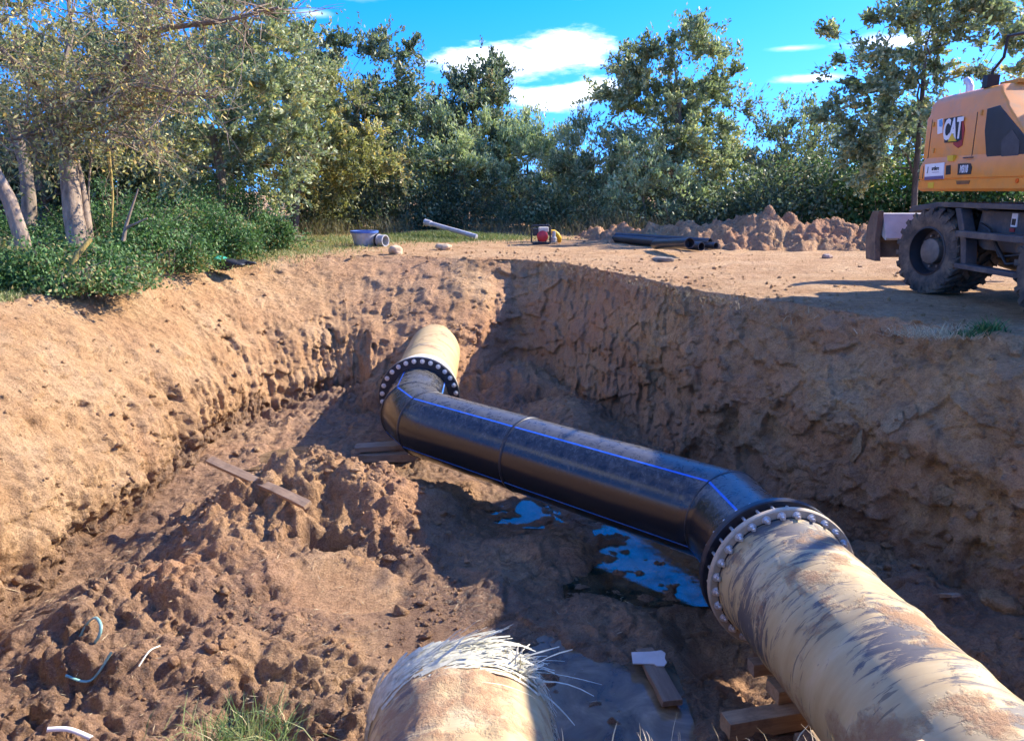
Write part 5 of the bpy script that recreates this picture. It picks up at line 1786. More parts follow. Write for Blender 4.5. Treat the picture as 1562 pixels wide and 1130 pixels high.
def tree(name, label, base, ells, style, nleaf, leaf=(0.12, 0.05), nclump=70, trunk_r=0.10, spread=0.30, spikes=0, bark=None, twig=None, seed=0, group=None, trunk_top=None, up=0.3, tilt=(0.0, 0.35), shell=0.45, cat='tree', fine=60):
    rng = np.random.default_rng(1000 + seed)
    bark = bark or M_BARK
    base = np.asarray(base, float)
    t = thing(name, label, cat, tuple(base), group=group)
    E = [np.array(e) - np.array([*base, 0, 0, 0]) for e in ells]
    CP_ = clump_points(E, nclump, rng, shell)
    CP_ = CP_[CP_[:, 2] > 0.12]
    big = E[0]
    top = np.array(trunk_top) - base if trunk_top is not None else np.array([big[0] * 0.7, big[1] * 0.7, max(0.4, big[2] - 0.2 * big[5])])
    tr = MB()
    tp = [Vector((0, 0, -0.2)), Vector(top * 0.33 + rng.normal(size=3) * 0.05), Vector(top * 0.66 + rng.normal(size=3) * 0.06), Vector(top)]
    tr.tube(tp, [trunk_r * 1.15, trunk_r, trunk_r * 0.85, trunk_r * 0.6], 9)
    tr.build('trunk', bark, t, smooth=True)
    nodes = [np.array(p) for p in tp[1:]]
    nr = [trunk_r * 0.9, trunk_r * 0.8, trunk_r * 0.6]
    br = MB()
    order = np.argsort(np.linalg.norm(CP_ - top, axis=1))
    for i in order:
        c = CP_[i]
        dd_ = np.array([np.linalg.norm(c - q) + max(0, (q[2] - c[2])) * 1.5 for q in nodes])
        j = int(np.argmin(dd_))
        r0 = max(0.008, nr[j] * 0.62)
        pth = limb_path(nodes[j], c, rng)
        br.tube(pth, [r0, r0 * 0.8, r0 * 0.6, max(0.004, r0 * 0.4)], 5, cap=False)
        nodes += [pth[1], pth[2], c]; nr += [r0 * 0.8, r0 * 0.6, max(0.006, r0 * 0.4)]
    for q in range(fine):
        c = CP_[rng.integers(len(CP_))]
        dv = rng.normal(size=3) + (c - np.array([0, 0, c[2] * 0.6])) * 0.4 / (np.linalg.norm(c) + .1) + np.array([0, 0, 0.3])
        dv /= np.linalg.norm(dv)
        ln = rng.uniform(0.4, 1.1) * spread * 2.4
        e_ = c + dv * ln + rng.normal(size=3) * 0.08
        br.tube([c, c + (e_ - c) * 0.5 + rng.normal(size=3) * 0.05, e_], [0.007, 0.005, 0.0025], 3, cap=False)
    bo_ = br.build('branches', twig or M_TWIG, t, smooth=True)
    bo_['kind'] = 'stuff'
    # leaves
    nleaf = int(nleaf * 1.2)
    cw = rng.random(len(CP_)) ** 1.6 + 0.06
    cw /= cw.sum()
    per = rng.choice(len(CP_), nleaf, p=cw)
    sg = spread * (0.7 + 0.6 * rng.random(len(CP_)))
    KT = 9
    cen = CP_.mean(0)
    outw = CP_ - cen; outw /= np.linalg.norm(outw, axis=1)[:, None] + 1e-6
    TD = rng.normal(size=(len(CP_), KT, 3)) * 0.75 + outw[:, None, :] * 0.7 + np.array([0, 0, 0.25 + up * 0.6])
    TD /= np.linalg.norm(TD, axis=2, keepdims=True)
    TL = sg[:, None] * rng.uniform(1.1, 2.7, (len(CP_), KT))
    kt = rng.integers(0, KT, nleaf)
    fr_ = rng.random(nleaf) ** 0.8
    off = TD[per, kt] * (TL[per, kt] * fr_)[:, None] - np.array([0, 0, 0.18]) * (TL[per, kt] * fr_ * fr_)[:, None] + rng.normal(size=(nleaf, 3)) * 0.045 * (leaf[0] / 0.12)
    C = CP_[per] + off
    D = TD[per, kt] * 0.9 + rng.normal(size=(nleaf, 3)) * 0.55 + np.array([0, 0, up * 0.3])
    TS = np.repeat(CP_, KT, 0); TDf = TD.reshape(-1, 3); TLf = TL.reshape(-1)
    VT, FT = leaf_quads(TS + TDf * TLf[:, None] * 0.45, TDf, TLf * 0.95, 0.012, rng)
    link('twigs', mesh_np('twigs', VT, FT, False, (twig or M_TWIG,)), t, kind='stuff')
    tint = np.clip(tilt[0] + tilt[1] + 0.22 * rng.normal(size=nleaf) + 0.18 * rng.normal(size=len(CP_))[per], 0, 1)
    if spikes:
        zs = CP_[:, 2] + 0.0
        hi = CP_[np.argsort(-(zs + 0.3 * rng.normal(size=len(zs))))[:max(3, len(zs) // 3)]]
        m_ = 16
        sp_ = hi[rng.integers(0, len(hi), spikes)] + rng.normal(size=(spikes, 3)) * np.array([spread, spread, spread * .5])
        hgt = rng.uniform(0.35, 0.95, spikes)
        f = rng.random((spikes, m_))
        dirn = np.column_stack([rng.normal(size=spikes) * 0.18, rng.normal(size=spikes) * 0.18, np.ones(spikes)])
        SC = (sp_[:, None, :] + dirn[:, None, :] * (f * hgt[:, None])[:, :, None] + rng.normal(size=(spikes, m_, 3)) * 0.05).reshape(-1, 3)
        SD = np.repeat(dirn, m_, 0) + rng.normal(size=(spikes * m_, 3)) * 0.45
        C = np.concatenate([C, SC]); D = np.concatenate([D, SD])
        tint = np.concatenate([tint, np.clip(tilt[1] + 0.2 * rng.normal(size=len(SC)), 0, 1)])
    ok = C[:, 2] > 0.02
    C, D, tint = C[ok], D[ok], tint[ok]
    L = leaf[0] * 1.12 * rng.uniform(0.6, 1.4, len(C)); Wd = leaf[1] * 1.3 * rng.uniform(0.65, 1.35, len(C))
    V, F = leaf_quads(C, D, L, Wd, rng)
    me = mesh_np('crown', V, F, False, (LEAF[style],), {'tint': np.repeat(tint, 4)})
    link('crown', me, t, kind='stuff')
    return t


def gbase(px, t, z=None):
    c = at_t(px, 300, t)
    return (c.x, c.y, gz(c.x, c.y) if z is None else z)


# --- trees of the wood behind the pad
tree('leafy_tree', 'dark crowned tree left of the gap in the clouds, tallest of the middle', gbase(545, 25), [ell(545, 140, 95, 85, 25), ell(600, 210, 60, 70, 24.5), ell(500, 180, 70, 90, 25), ell(620, 120, 35, 45, 25), ell(560, 260, 90, 60, 25)], 'dark', 30000, (0.13, 0.05), 140, 0.13, 0.34, spikes=60, seed=1, tilt=(0, 0.5))
tree('leafy_tree', 'upright spiky topped tree just left of the white cloud', gbase(725, 28), [ell(722, 165, 62, 62, 28), ell(715, 230, 75, 70, 27.5), ell(745, 130, 36, 40, 28)], 'dark', 20000, (0.13, 0.05), 95, 0.11, 0.32, spikes=110, seed=2, tilt=(0, 0.5), up=0.8)
tree('leafy_tree', 'large rounded tree standing alone right of the white cloud', gbase(1030, 26), [ell(1035, 125, 95, 80, 26), ell(1000, 190, 80, 70, 25.5), ell(1085, 200, 65, 90, 26), ell(1050, 260, 85, 60, 26), ell(950, 140, 45, 40, 26)], 'grey', 33000, (0.13, 0.052), 150, 0.14, 0.33, spikes=110, seed=3, tilt=(0, 0.45), up=0.6)
tree('leafy_tree', 'tall open tree with visible limbs behind the excavator', gbase(1400, 22), [ell(1400, 60, 110, 90, 22), ell(1320, 130, 70, 60, 22), ell(1480, 100, 70, 110, 22), ell(1380, 210, 90, 60, 22), ell(1320, 205, 60, 55, 22), ell(1450, -10, 110, 60, 22), ell(1540, 40, 60, 90, 22)], 'grey', 25000, (0.145, 0.060), 190, 0.085, 0.25, spikes=30, seed=4, tilt=(0, 0.5), fine=200, trunk_top=at_t(1412, 70, 22), twig=M_TWIGD, bark=M_TWIGD)
tree('slender_tree', 'thin bare topped tree between the lone tree and the excavator tree', gbase(1205, 31), [ell(1205, 225, 55, 55, 31), ell(1235, 210, 35, 50, 31), ell(1170, 240, 30, 40, 31)], 'grey', 3600, (0.13, 0.05), 60, 0.07, 0.30, spikes=70, seed=5, tilt=(0, 0.35), fine=220, twig=M_TWIGD, up=0.8)
tree('willow_shrub', 'pale green willow shrub below the spiky topped tree', gbase(700, 26.5), [ell(690, 235, 60, 70, 26.5), ell(735, 265, 60, 60, 26.5), ell(660, 280, 50, 55, 26.5)], 'pale', 16000, (0.14, 0.035), 90, 0.05, 0.30, spikes=80, seed=6, up=1.0, tilt=(0, 0.5), cat='shrub')
tree('willow_shrub', 'rounded willow shrub under the lower cloud', gbase(815, 27), [ell(800, 235, 60, 55, 27), ell(850, 240, 45, 50, 27), ell(820, 290, 70, 50, 26.5)], 'pale', 14500, (0.14, 0.035), 80, 0.05, 0.30, spikes=90, seed=7, up=1.0, tilt=(0, 0.45), cat='shrub')
tree('willow_shrub', 'greyish shrub between the lower cloud and the lone tree', gbase(900, 26), [ell(895, 245, 50, 60, 26), ell(935, 270, 45, 60, 25.5), ell(880, 295, 60, 45, 26)], 'grey', 13000, (0.13, 0.036), 80, 0.05, 0.28, spikes=70, seed=8, up=1.0, tilt=(0, 0.55), cat='shrub', fine=150, twig=M_TWIG)
tree('willow_shrub', 'pale leaved shrub at the foot of the lone rounded tree', gbase(985, 24.5), [ell(985, 265, 40, 55, 24.5), ell(1020, 290, 45, 45, 24.5), ell(955, 300, 40, 35, 24.5)], 'pale', 9000, (0.12, 0.042), 60, 0.04, 0.26, spikes=40, seed=9, up=0.8, tilt=(0, 0.6), cat='shrub', fine=80, twig=M_TWIG)
tree('leafy_tree', 'green tree rising behind the brambles at the left', gbase(330, 17), [ell(320, 170, 110, 100, 17), ell(410, 130, 70, 80, 17), ell(260, 240, 90, 70, 17), ell(380, 60, 80, 70, 17.5), ell(420, 230, 70, 60, 17)], 'grey', 30000, (0.095, 0.038), 150, 0.12, 0.27, seed=10, tilt=(0, 0.5), fine=300, twig=M_TWIG)
tree('autumn_tree', 'yellowing tree with a leaning dark trunk left of the grey fitting', gbase(440, 21), [ell(460, 245, 80, 55, 21), ell(420, 200, 80, 60, 21), ell(500, 190, 70, 70, 21.5), ell(540, 235, 50, 50, 21)], 'olive', 17000, (0.11, 0.042), 100, 0.12, 0.27, seed=11, tilt=(0, 0.30), trunk_top=at_t(462, 262, 21), bark=M_TWIGD, twig=M_BARK, fine=160)
tree('leafy_tree', 'silvery green tree filling the gap between the left tree and the dark one', gbase(455, 23.5), [ell(450, 130, 60, 80, 23.5), ell(470, 190, 60, 70, 23.5)], 'grey', 13000, (0.12, 0.048), 70, 0.1, 0.3, spikes=30, seed=12, tilt=(0, 0.6))
tree('leafy_tree', 'dark tree deep in the wood behind the pale trunk', gbase(60, 17.5), [ell(60, 170, 130, 110, 17.5), ell(190, 200, 90, 90, 18), ell(40, 260, 110, 60, 17), ell(180, 280, 80, 50, 18)], 'dark', 18000, (0.11, 0.045), 120, 0.12, 0.30, seed=13, tilt=(0, 0.35), fine=200, twig=M_TWIGD)
# taller filling further back
k_ = 0
for (px, py, rx, ry, t_, st, lb) in ((120, 60, 160, 110, 22, 'olive', 'high olive tree showing above the pale trunk'), (270, 60, 120, 100, 21, 'grey', 'tall tree top behind the reaching bare branch'),
                             (640, 240, 80, 80, 31, 'dark', 'dark tree standing far back left of the spiky topped one'), (800, 265, 90, 55, 33, 'dark', 'low dark tree far back under the clouds'),
                             (1130, 270, 80, 60, 32, 'dark', 'dark bush crowned tree behind the lone tree on its right'), (1290, 250, 80, 60, 33, 'grey', 'hazy tree far back left of the excavator tree'), (1480, 230, 110, 70, 27, 'dark', 'dense dark tree directly behind the excavator body'), (230, 265, 150, 60, 21, 'dark', 'dark tree low behind the bramble bank on the left'), (20, 270, 120, 70, 19.5, 'dark', 'dark tree low behind the leaning trunk'), (560, 290, 110, 50, 31, 'grey', 'low far tree behind the dark crowned tree'), (940, 285, 100, 50, 33, 'grey', 'low far tree behind the lone rounded tree'), (1210, 285, 90, 40, 34, 'dark', 'low far tree behind the slender one')):
    tree('background_tree', lb, gbase(px, t_), [ell(px, py, rx, ry, t_), ell(px - rx * 0.5, py + ry * 0.5, rx * 0.6, ry * 0.6, t_), ell(px + rx * 0.5, py + ry * 0.45, rx * 0.6, ry * 0.6, t_)], st, 11000, (0.15, 0.06), 80, 0.12, 0.4, seed=20 + k_, tilt=(0, 0.45), spikes=25)
    k_ += 1


# --- the pale trunked tree with long bare branches at the left
def left_tree():
    rng = np.random.default_rng(77)
    T = 12.3
    base = at_t(118, 365, T); base.z = gz(base.x, base.y)
    t = thing('pale_tree', 'pale trunked autumn tree with long bare branches over the brambles', 'tree', tuple(base))
    b = np.array(base)

    def pts(lst):
        return [at_t(x, y, tt) - base for (x, y, tt) in lst]
    tr = MB()
    tr.tube(pts([(122, 380, T), (112, 330, T), (105, 260, T), (100, 215, T), (96, 185, T)]), [0.17, 0.15, 0.135, 0.125, 0.12], 12)
    tr.build('trunk', M_BARKL, t, smooth=True)
    t2 = MB()
    t2.tube(pts([(137, 380, T + .2), (130, 320, T + .2), (121, 270, T + .15), (112, 225, T + 0.1)]), [0.085, 0.075, 0.065, 0.05], 10)
    t2.build('trunk', M_BARKL, t, smooth=True)
    limbs = [([(98, 192, T), (140, 150, T - .2), (185, 110, T - .4), (215, 55, T - .5), (262, 42, T - .6), (345, 32, T - .8), (425, 12, T - 1)], 0.085, M_BARK),
             ([(95, 190, T), (65, 150, T), (40, 110, T - .3), (0, 75, T - .5), (-50, 50, T - .5)], 0.085, M_BARK),
             ([(99, 190, T), (92, 120, T + .3), (110, 50, T + .5), (100, -30, T + .6)], 0.08, M_BARK),
             ([(105, 205, T), (150, 190, T - .3), (190, 175, T - .4), (235, 150, T - .6)], 0.045, M_LICHEN),
             ([(100, 195, T), (60, 200, T - .5), (20, 215, T - .8), (-30, 200, T - 1)], 0.045, M_BARK),
             ([(185, 110, T - .4), (220, 130, T - .6), (260, 140, T - .8), (330, 150, T - .9)], 0.035, M_BARK),
             ([(215, 55, T - .5), (240, 0, T - .4), (280, -40, T - .4)], 0.04, M_BARK),
             ([(165, 225, T + .6), (172, 300, T + .6), (170, 360, T + .6)], 0.035, M_LICHEN),
             ([(140, 225, T + .3), (135, 290, T + .3), (140, 370, T + .3)], 0.022, M_BARKL),
             ([(150, 195, T), (200, 205, T - .3), (240, 230, T - .4)], 0.02, M_TWIG)]
    starts = []
    for k, (l_, r_, m_) in enumerate(limbs):
        P_ = pts(l_)
        n = len(P_)
        MB().tube(P_, [r_ * (1 - 0.75 * i / (n - 1)) for i in range(n)], 8).build('limb', m_, t, smooth=True)
        if k not in (7, 8):
            for i in range(n - 1):
                for f in (0.0, 0.2, 0.4, 0.6, 0.8):
                    starts.append((np.array(P_[i].lerp(P_[i + 1], f)), k))
    tw = MB()
    ends = []
    for q in range(520):
        s0, k = starts[rng.integers(len(starts))]
        dv = rng.normal(size=3) * np.array([1, 0.9, 0.75]) + np.array([0.15, -0.1, 0.12]); dv /= np.linalg.norm(dv)
        ln = rng.uniform(0.35, 1.35)
        p1 = s0 + dv * ln * 0.4 + rng.normal(size=3) * 0.06
        p2 = s0 + dv * ln * 0.75 + rng.normal(size=3) * 0.09
        p3 = s0 + dv * ln + rng.normal(size=3) * 0.12 - np.array([0, 0, 0.1 * ln])
        r_ = rng.uniform(0.006, 0.014)
        tw.tube([s0, p1, p2, p3], [r_, r_ * 0.75, r_ * 0.5, 0.002], 4, cap=False)
        ends += [p2, p3, (p2 + p3) / 2]
        for h in range(2):
            q0 = p1 + (p2 - p1) * rng.random()
            d2 = dv + rng.normal(size=3) * 0.7; d2 /= np.linalg.norm(d2)
            q1 = q0 + d2 * ln * 0.45
            tw.tube([q0, (q0 + q1) / 2 + rng.normal(size=3) * 0.03, q1], [0.005, 0.0035, 0.0015], 3, cap=False)
            ends.append(q1)
    tw.build('twigs', M_TWIG, t, smooth=True)['kind'] = 'stuff'
    ends = np.array(ends)
    n = 12000
    pick = rng.integers(0, len(ends), n)
    off = rng.normal(size=(n, 3)) * 0.10
    C = ends[pick] + off
    # leaves thin out towards the right-hand branches
    keep = rng.random(n) < np.clip(1.0 - (C[:, 0] - 0.6) / 3.0, 0.3, 1.0)
    C = C[keep]; pick = pick[keep]
    D = rng.normal(size=C.shape) + np.array([0, 0, -0.6])
    tint = np.clip(0.45 + 0.25 * rng.normal(size=len(C)) + 0.2 * rng.normal(size=len(ends))[pick], 0, 1)
    V, F = leaf_quads(C, D, 0.090 * rng.uniform(0.6, 1.3, len(C)), 0.032 * rng.uniform(0.7, 1.3, len(C)), rng)
    link('crown', mesh_np('crown', V, F, False, (LEAF['olive'],), {'tint': np.repeat(tint, 4)}), t, kind='stuff')


left_tree()


def bare_trunk(name, label, pts_, r0, r1, mat, forks=()):
    P_ = [at_t(*q) for q in pts_]
    base = P_[0].copy()
    t = thing(name, label, 'trunk', tuple(base))
    n = len(P_)
    MB().tube([q - base for q in P_], [r0 + (r1 - r0) * i / (n - 1) for i in range(n)], 10).build('stem', mat, t, smooth=True)
    for (fp_, fr) in forks:
        Q = [at_t(*q) - base for q in fp_]
        m_ = len(Q)
        MB().tube(Q, [fr * (1 - 0.6 * i / (m_ - 1)) for i in range(m_)], 8).build('fork', mat, t, smooth=True)
    return t


bare_trunk('leaning_trunk', 'pale bare trunk leaning in from the left edge', [(44, 410, 10.6), (32, 360, 10.6), (14, 305, 10.5), (-10, 260, 10.5), (-45, 190, 10.5)], 0.11, 0.08, M_BARKL)
bare_trunk('dead_branch', 'crooked dead branch standing up in front of the brambles', [(104, 440, 10.4), (104, 415, 10.4), (118, 388, 10.4), (138, 365, 10.5)], 0.055, 0.035, M_LICHEN)
bare_trunk('dead_branch', 'forked bleached branch poking out of the brambles', [(188, 368, 12), (192, 345, 12), (200, 320, 12), (211, 288, 12)], 0.035, 0.012, M_BARKL, [([(192, 348, 12), (205, 342, 12), (225, 333, 12)], 0.026)])
bare_trunk('dark_trunk', 'dim trunk in the shade left of the pale tree', [(45, 345, 14.5), (44, 300, 14.5), (38, 250, 14.5), (20, 190, 14.5)], 0.14, 0.1, M_BARK)
bare_trunk('driftwood', 'bleached stump of root lying on the grass left of the grey fitting', [(432, 376, 19.5), (436, 366, 19.5), (447, 362, 19.6), (460, 361, 19.7)], 0.08, 0.035, M_BARKL, [([(447, 362, 19.6), (455, 368, 19.5), (468, 366, 19.4)], 0.04), ([(474, 370, 19.4), (485, 368, 19.3), (498, 369, 19.3)], 0.03)])


def rail():
    a, b = at_t(455, 327, 26), at_t(522, 327, 26)
    t = thing('wooden_rail', 'pale horizontal rail at the edge of the wood', 'rail', tuple(a))
    MB().box(((b - a).x / 2, 0, 0), ((b - a).x, 0.05, 0.07)).build('bar', M_BARKL, t)
    for f in (0.25, 0.95):
        MB().box(((b - a).x * f, 0.05, -0.3 * 1), (0.06, 0.05, 0.9)).build('post', M_LICHEN, t)


rail()


# --- brambles and hedge
def bush(name, label, ells, nleaf, style='bramble', leaf=(0.058, 0.032), seed=0, spread=0.115, nclump=150, up=0.3, tilt=0.45, cat='bush', stems=40, group=None):
    rng = np.random.default_rng(3000 + seed)
    e0 = ells[0]
    base = np.array([e0[0], e0[1], gz(e0[0], e0[1])])
    t = thing(name, label, cat, tuple(base), group=group)
    E = [np.array(e) - np.array([*base, 0, 0, 0]) for e in ells]
    CP_ = clump_points(E, nclump, rng, 0.35)
    CP_ = CP_ + (CP_ - CP_.mean(0)) * (0.55 * rng.random((len(CP_), 1)) ** 3)
    CP_[:, 2] += 0.45 * E[0][5] * fbm(CP_[:, 0] / 0.7 + seed, CP_[:, 1] / 0.7, oct=2, seed=seed + 3) * 2
    CP_ = CP_[CP_[:, 2] > 0.0]
    cw = rng.random(len(CP_)) ** 2 + 0.08
    cw /= cw.sum()
    st = MB()
    for q in range(stems):
        c = CP_[rng.integers(len(CP_))]
        g_ = np.array([c[0] * 0.55 + rng.normal() * 0.1, c[1] * 0.55 + rng.normal() * 0.1, -0.1])
        ov = 1.0 + 0.45 * rng.random() ** 2
        st.tube([g_, g_ + (c - g_) * 0.4 + np.array([0, 0, 0.12]), g_ + (c - g_) * 0.8 + np.array([0, 0, 0.2]), g_ + (c - g_) * ov + rng.normal(size=3) * 0.12], [0.009, 0.008, 0.006, 0.003], 4, cap=False)
    st.build('stems', M_BARK, t, smooth=True)['kind'] = 'stuff'
    per = rng.choice(len(CP_), nleaf, p=cw)
    off = rng.normal(size=(nleaf, 3)) * spread * (0.6 + 0.8 * rng.random((nleaf, 1)))
    C = CP_[per] + off
    D = rng.normal(size=(nleaf, 3)) + np.array([0, 0, up])
    tint = np.clip(tilt + 0.2 * rng.normal(size=nleaf) + 0.27 * rng.normal(size=len(CP_))[per], 0, 1)
    ok = C[:, 2] > -0.02
    C, D, tint = C[ok], D[ok], tint[ok]
    V, F = leaf_quads(C, D, leaf[0] * rng.uniform(0.6, 1.4, len(C)), leaf[1] * rng.uniform(0.6, 1.4, len(C)), rng)
    link('foliage', mesh_np('foliage', V, F, False, (LEAF[style],), {'tint': np.repeat(tint, 4)}), t, kind='stuff')
    return t


BR = [((15, 418, 80, 40, 10.4), 'bramble thicket spilling over the rim at the left edge'), ((135, 405, 80, 36, 11.2), 'bramble thicket round the foot of the pale trunk'),
      ((235, 372, 75, 40, 12.8), 'bramble thicket around the forked bleached branch'), ((325, 352, 70, 42, 14.6), 'bramble thicket behind the dropped jacket'),
      ((395, 348, 45, 32, 17), 'bramble thicket at the right end of the left hedge'), ((40, 375, 110, 38, 12.8), 'shaded bramble thicket behind the leaning trunk'),
      ((200, 325, 110, 45, 15), 'dark bramble bank behind the pale tree'), ((330, 305, 80, 48, 17), 'dark ivy bank behind the left hedge'), ((115, 428, 90, 20, 10.4), 'low bramble fringe along the rim in front of the dead branch')]
for i, ((x, y, rx, ry, t_), lb) in enumerate(BR):
    bush('bramble_thicket', lb, [ell(x, y + ry * 0.15, rx, ry * 0.72, t_, 0.8), ell(x - rx * 0.5, y + ry * 0.4, rx * 0.5, ry * 0.5, t_), ell(x + rx * 0.5, y + ry * 0.4, rx * 0.5, ry * 0.5, t_)], 13000 if i not in (6, 7) else 9000, seed=i, tilt=0.52 if i not in (5, 6, 7) else 0.28, stems=90)
HD = [((1130, 312, 70, 36, 25), 'dark hedge at the foot of the lone tree on the right'), ((1210, 292, 75, 42, 24.5), 'dark hedge above the highest part of the spoil heap'), ((1290, 292, 75, 45, 24.5), 'hedge left of the excavator body above the blade'),
      ((1370, 285, 70, 50, 24), 'hedge behind the excavator blade'), ((1460, 290, 80, 50, 24), 'hedge seen under the excavator body'), ((1540, 290, 80, 50, 23.5), 'hedge at the far right edge behind the excavator')]
for i, ((x, y, rx, ry, t_), lb) in enumerate(HD):
    bush('hedge_bush', lb, [ell(x, y, rx, ry, t_, 0.8), ell(x - rx * 0.4, y + ry * 0.5, rx * 0.6, ry * 0.7, t_), ell(x + rx * 0.4, y + ry * 0.5, rx * 0.6, ry * 0.7, t_)], 5500, 'dark' if i < 2 else 'bramble', (0.13, 0.075), seed=20 + i, spread=0.24, tilt=0.35 if i < 2 else 0.45)
UN = [((495, 318, 50, 38, 24), 'brownish undergrowth behind the driftwood', 'olive'), ((560, 308, 60, 50, 25), 'dark undergrowth behind the grey fitting', 'dark'), ((640, 318, 60, 45, 26), 'deep shaded undergrowth behind the leaning grey pipe', 'dark'),
      ((715, 320, 55, 40, 26), 'dark undergrowth behind the grassy bump', 'dark'), ((790, 322, 60, 38, 26), 'dark undergrowth behind the pump', 'dark'), ((870, 322, 55, 35, 25.5), 'twiggy undergrowth right of the pump', 'grey'), ((940, 325, 55, 32, 25), 'undergrowth behind the low earth bank', 'grey'), ((1040, 325, 55, 30, 25), 'shaded undergrowth under the lone rounded tree', 'dark')]
for i, ((x, y, rx, ry, t_), lb, st_) in enumerate(UN):
    bush('undergrowth', lb, [ell(x, y, rx, ry, t_, 0.8), ell(x, y + ry * 0.5, rx * 1.0, ry * 0.6, t_)], 4800, st_, (0.13, 0.05), seed=40 + i, spread=0.24, tilt=0.3, cat='undergrowth', stems=60)


# --- grass, weeds, dry stalks
def grass(name, label, cat, pts, L, W, style='grass', lean=0.35, tilt=0.5, kind=None, seed=0):
    rng = np.random.default_rng(5000 + seed)
    P_ = np.asarray(pts, float)
    n = len(P_)
    D = np.column_stack([rng.normal(size=n) * lean, rng.normal(size=n) * lean, np.ones(n)])
    V, F = blade_quads(P_, D, L * rng.uniform(0.5, 1.3, n), W * rng.uniform(0.7, 1.3, n), rng)
    tint = np.clip(tilt + 0.25 * rng.normal(size=n), 0, 1)
    me = mesh_np(name, V, F, False, (LEAF[style],), {'tint': np.repeat(tint, 6)})
    o = link(name, me)
    if kind:
        o['kind'] = kind
        o['label'] = label
    else:
        tag(o, label, cat)
    return o


def scatter_px(n, region, zfun, rng, jitter=0.0):
    out = []
    for _ in range(n):
        x, y = region(rng)
        q = at_z(x, y, 0.0)
        q.x += rng.normal() * jitter; q.y += rng.normal() * jitter
        out.append((q.x, q.y, zfun(q.x, q.y)))
    return out


rngG = np.random.default_rng(90)


def world_patch(n, cx, cy, sx, sy, rng, rot=0.0):
    u = rng.normal(size=n) * sx; v = rng.normal(size=n) * sy
    c, s = math.cos(rot), math.sin(rot)
    X, Y = cx + u * c - v * s, cy + u * s + v * c
    return np.column_stack([X, Y, ground_z(X, Y) - 0.01])


# green strip between brambles and the left rim
q_ = []
for _ in range(8500):
    f = rngG.random()
    a = Vector((-6.25, 8.4, 0)).lerp(Vector((-5.9, 14.5, 0)), f)
    q_.append((a.x - abs(rngG.normal()) * 0.45 + rngG.normal() * 0.12, a.y + rngG.normal() * 0.4))
for _ in range(6000):
    f = rngG.random()
    a = Vector((-5.8, 14.5, 0)).lerp(Vector((-4.2, 18.8, 0)), f)
    q_.append((a.x + rngG.normal() * 0.7, a.y + rngG.normal() * 0.9))
q_ = np.array(q_)
grass('rim_grass', 'short mixed grass along the left rim', 'grass', np.column_stack([q_, ground_z(q_[:, 0], q_[:, 1]) - 0.01]), 0.11, 0.010, kind='stuff', seed=1, tilt=0.6, lean=0.6)
# grassy bump behind the pad
bx = world_patch(9000, -1.8, 21.4, 1.2, 0.7, rngG)
bxx, byy = bx[:, 0], bx[:, 1]


def bump_z(x, y):
    return 0.12 * np.exp(-(((x + 1.9) / 1.4) ** 2 + ((y - 21.8) / 0.9) ** 2))


def grassy_bump():
    xs = np.linspace(-5.4, 1.6, 120); ys = np.linspace(19.2, 24.4, 80)
    X, Y = np.meshgrid(xs, ys)
    Z = ground_z(X, Y) + bump_z(X, Y) - 0.03 + 0.015 * fbm(X / 0.2, Y / 0.2, oct=3, seed=7)
    V = np.column_stack([X.ravel(), Y.ravel(), Z.ravel()])
    ny, nx = X.shape
    idx = np.arange(ny * nx).reshape(ny, nx)
    F = np.stack([idx[:-1, :-1], idx[:-1, 1:], idx[1:, 1:], idx[1:, :-1]], -1).reshape(-1, 4)
    link('grassy_mound', mesh_np('grassy_mound', V, F, True, (M_SOIL,), {'wet': np.zeros(len(V)), 'tone': np.full(len(V), 0.3)}), kind='structure')


grassy_bump()
bx[:, 2] += bump_z(bxx, byy)
grass('pad_grass', 'short green grass on the low bump behind the pad', 'grass', bx, 0.13, 0.012, kind='stuff', seed=2, tilt=0.42, lean=0.5)
q2 = world_patch(5000, -4.6, 20.5, 1.3, 0.9, rngG)
grass('pad_grass', 'grass round the driftwood and the grey fitting', 'grass', q2, 0.14, 0.012, kind='stuff', seed=3, tilt=0.6, lean=0.5)
# tall dry stalks at the wood edge
for i, (px, t_, n, h, sx, lb) in enumerate(((480, 22.5, 600, 0.7, 0.6, 'dry grass standing in front of the rail'), (590, 22.5, 380, 0.75, 0.35, 'tall bleached stalks right behind the grey fitting'), (745, 23.5, 420, 0.65, 0.45, 'tan seeding grass right of the grassy bump'), (795, 22.8, 260, 0.45, 0.4, 'dry tuft left of the pump'),
                                            (885, 23.0, 500, 0.6, 0.55, 'dry grass right of the pump hose'), (990, 24, 420, 0.7, 0.45, 'pale dry grass under the lone tree'), (930, 23.5, 420, 1.1, 0.55, 'tall thin stalks at the foot of the greyish shrub'), (535, 23.6, 420, 0.55, 0.6, 'dry brown grass behind the grey fitting on its left'))):
    c = at_t(px, 340, t_)
    grass('dry_grass', lb, 'grass', world_patch(int(n * 0.6), c.x, c.y, sx, 0.35, rngG), h * 0.85, 0.012, 'straw_green', 0.32, 0.40, seed=10 + i)
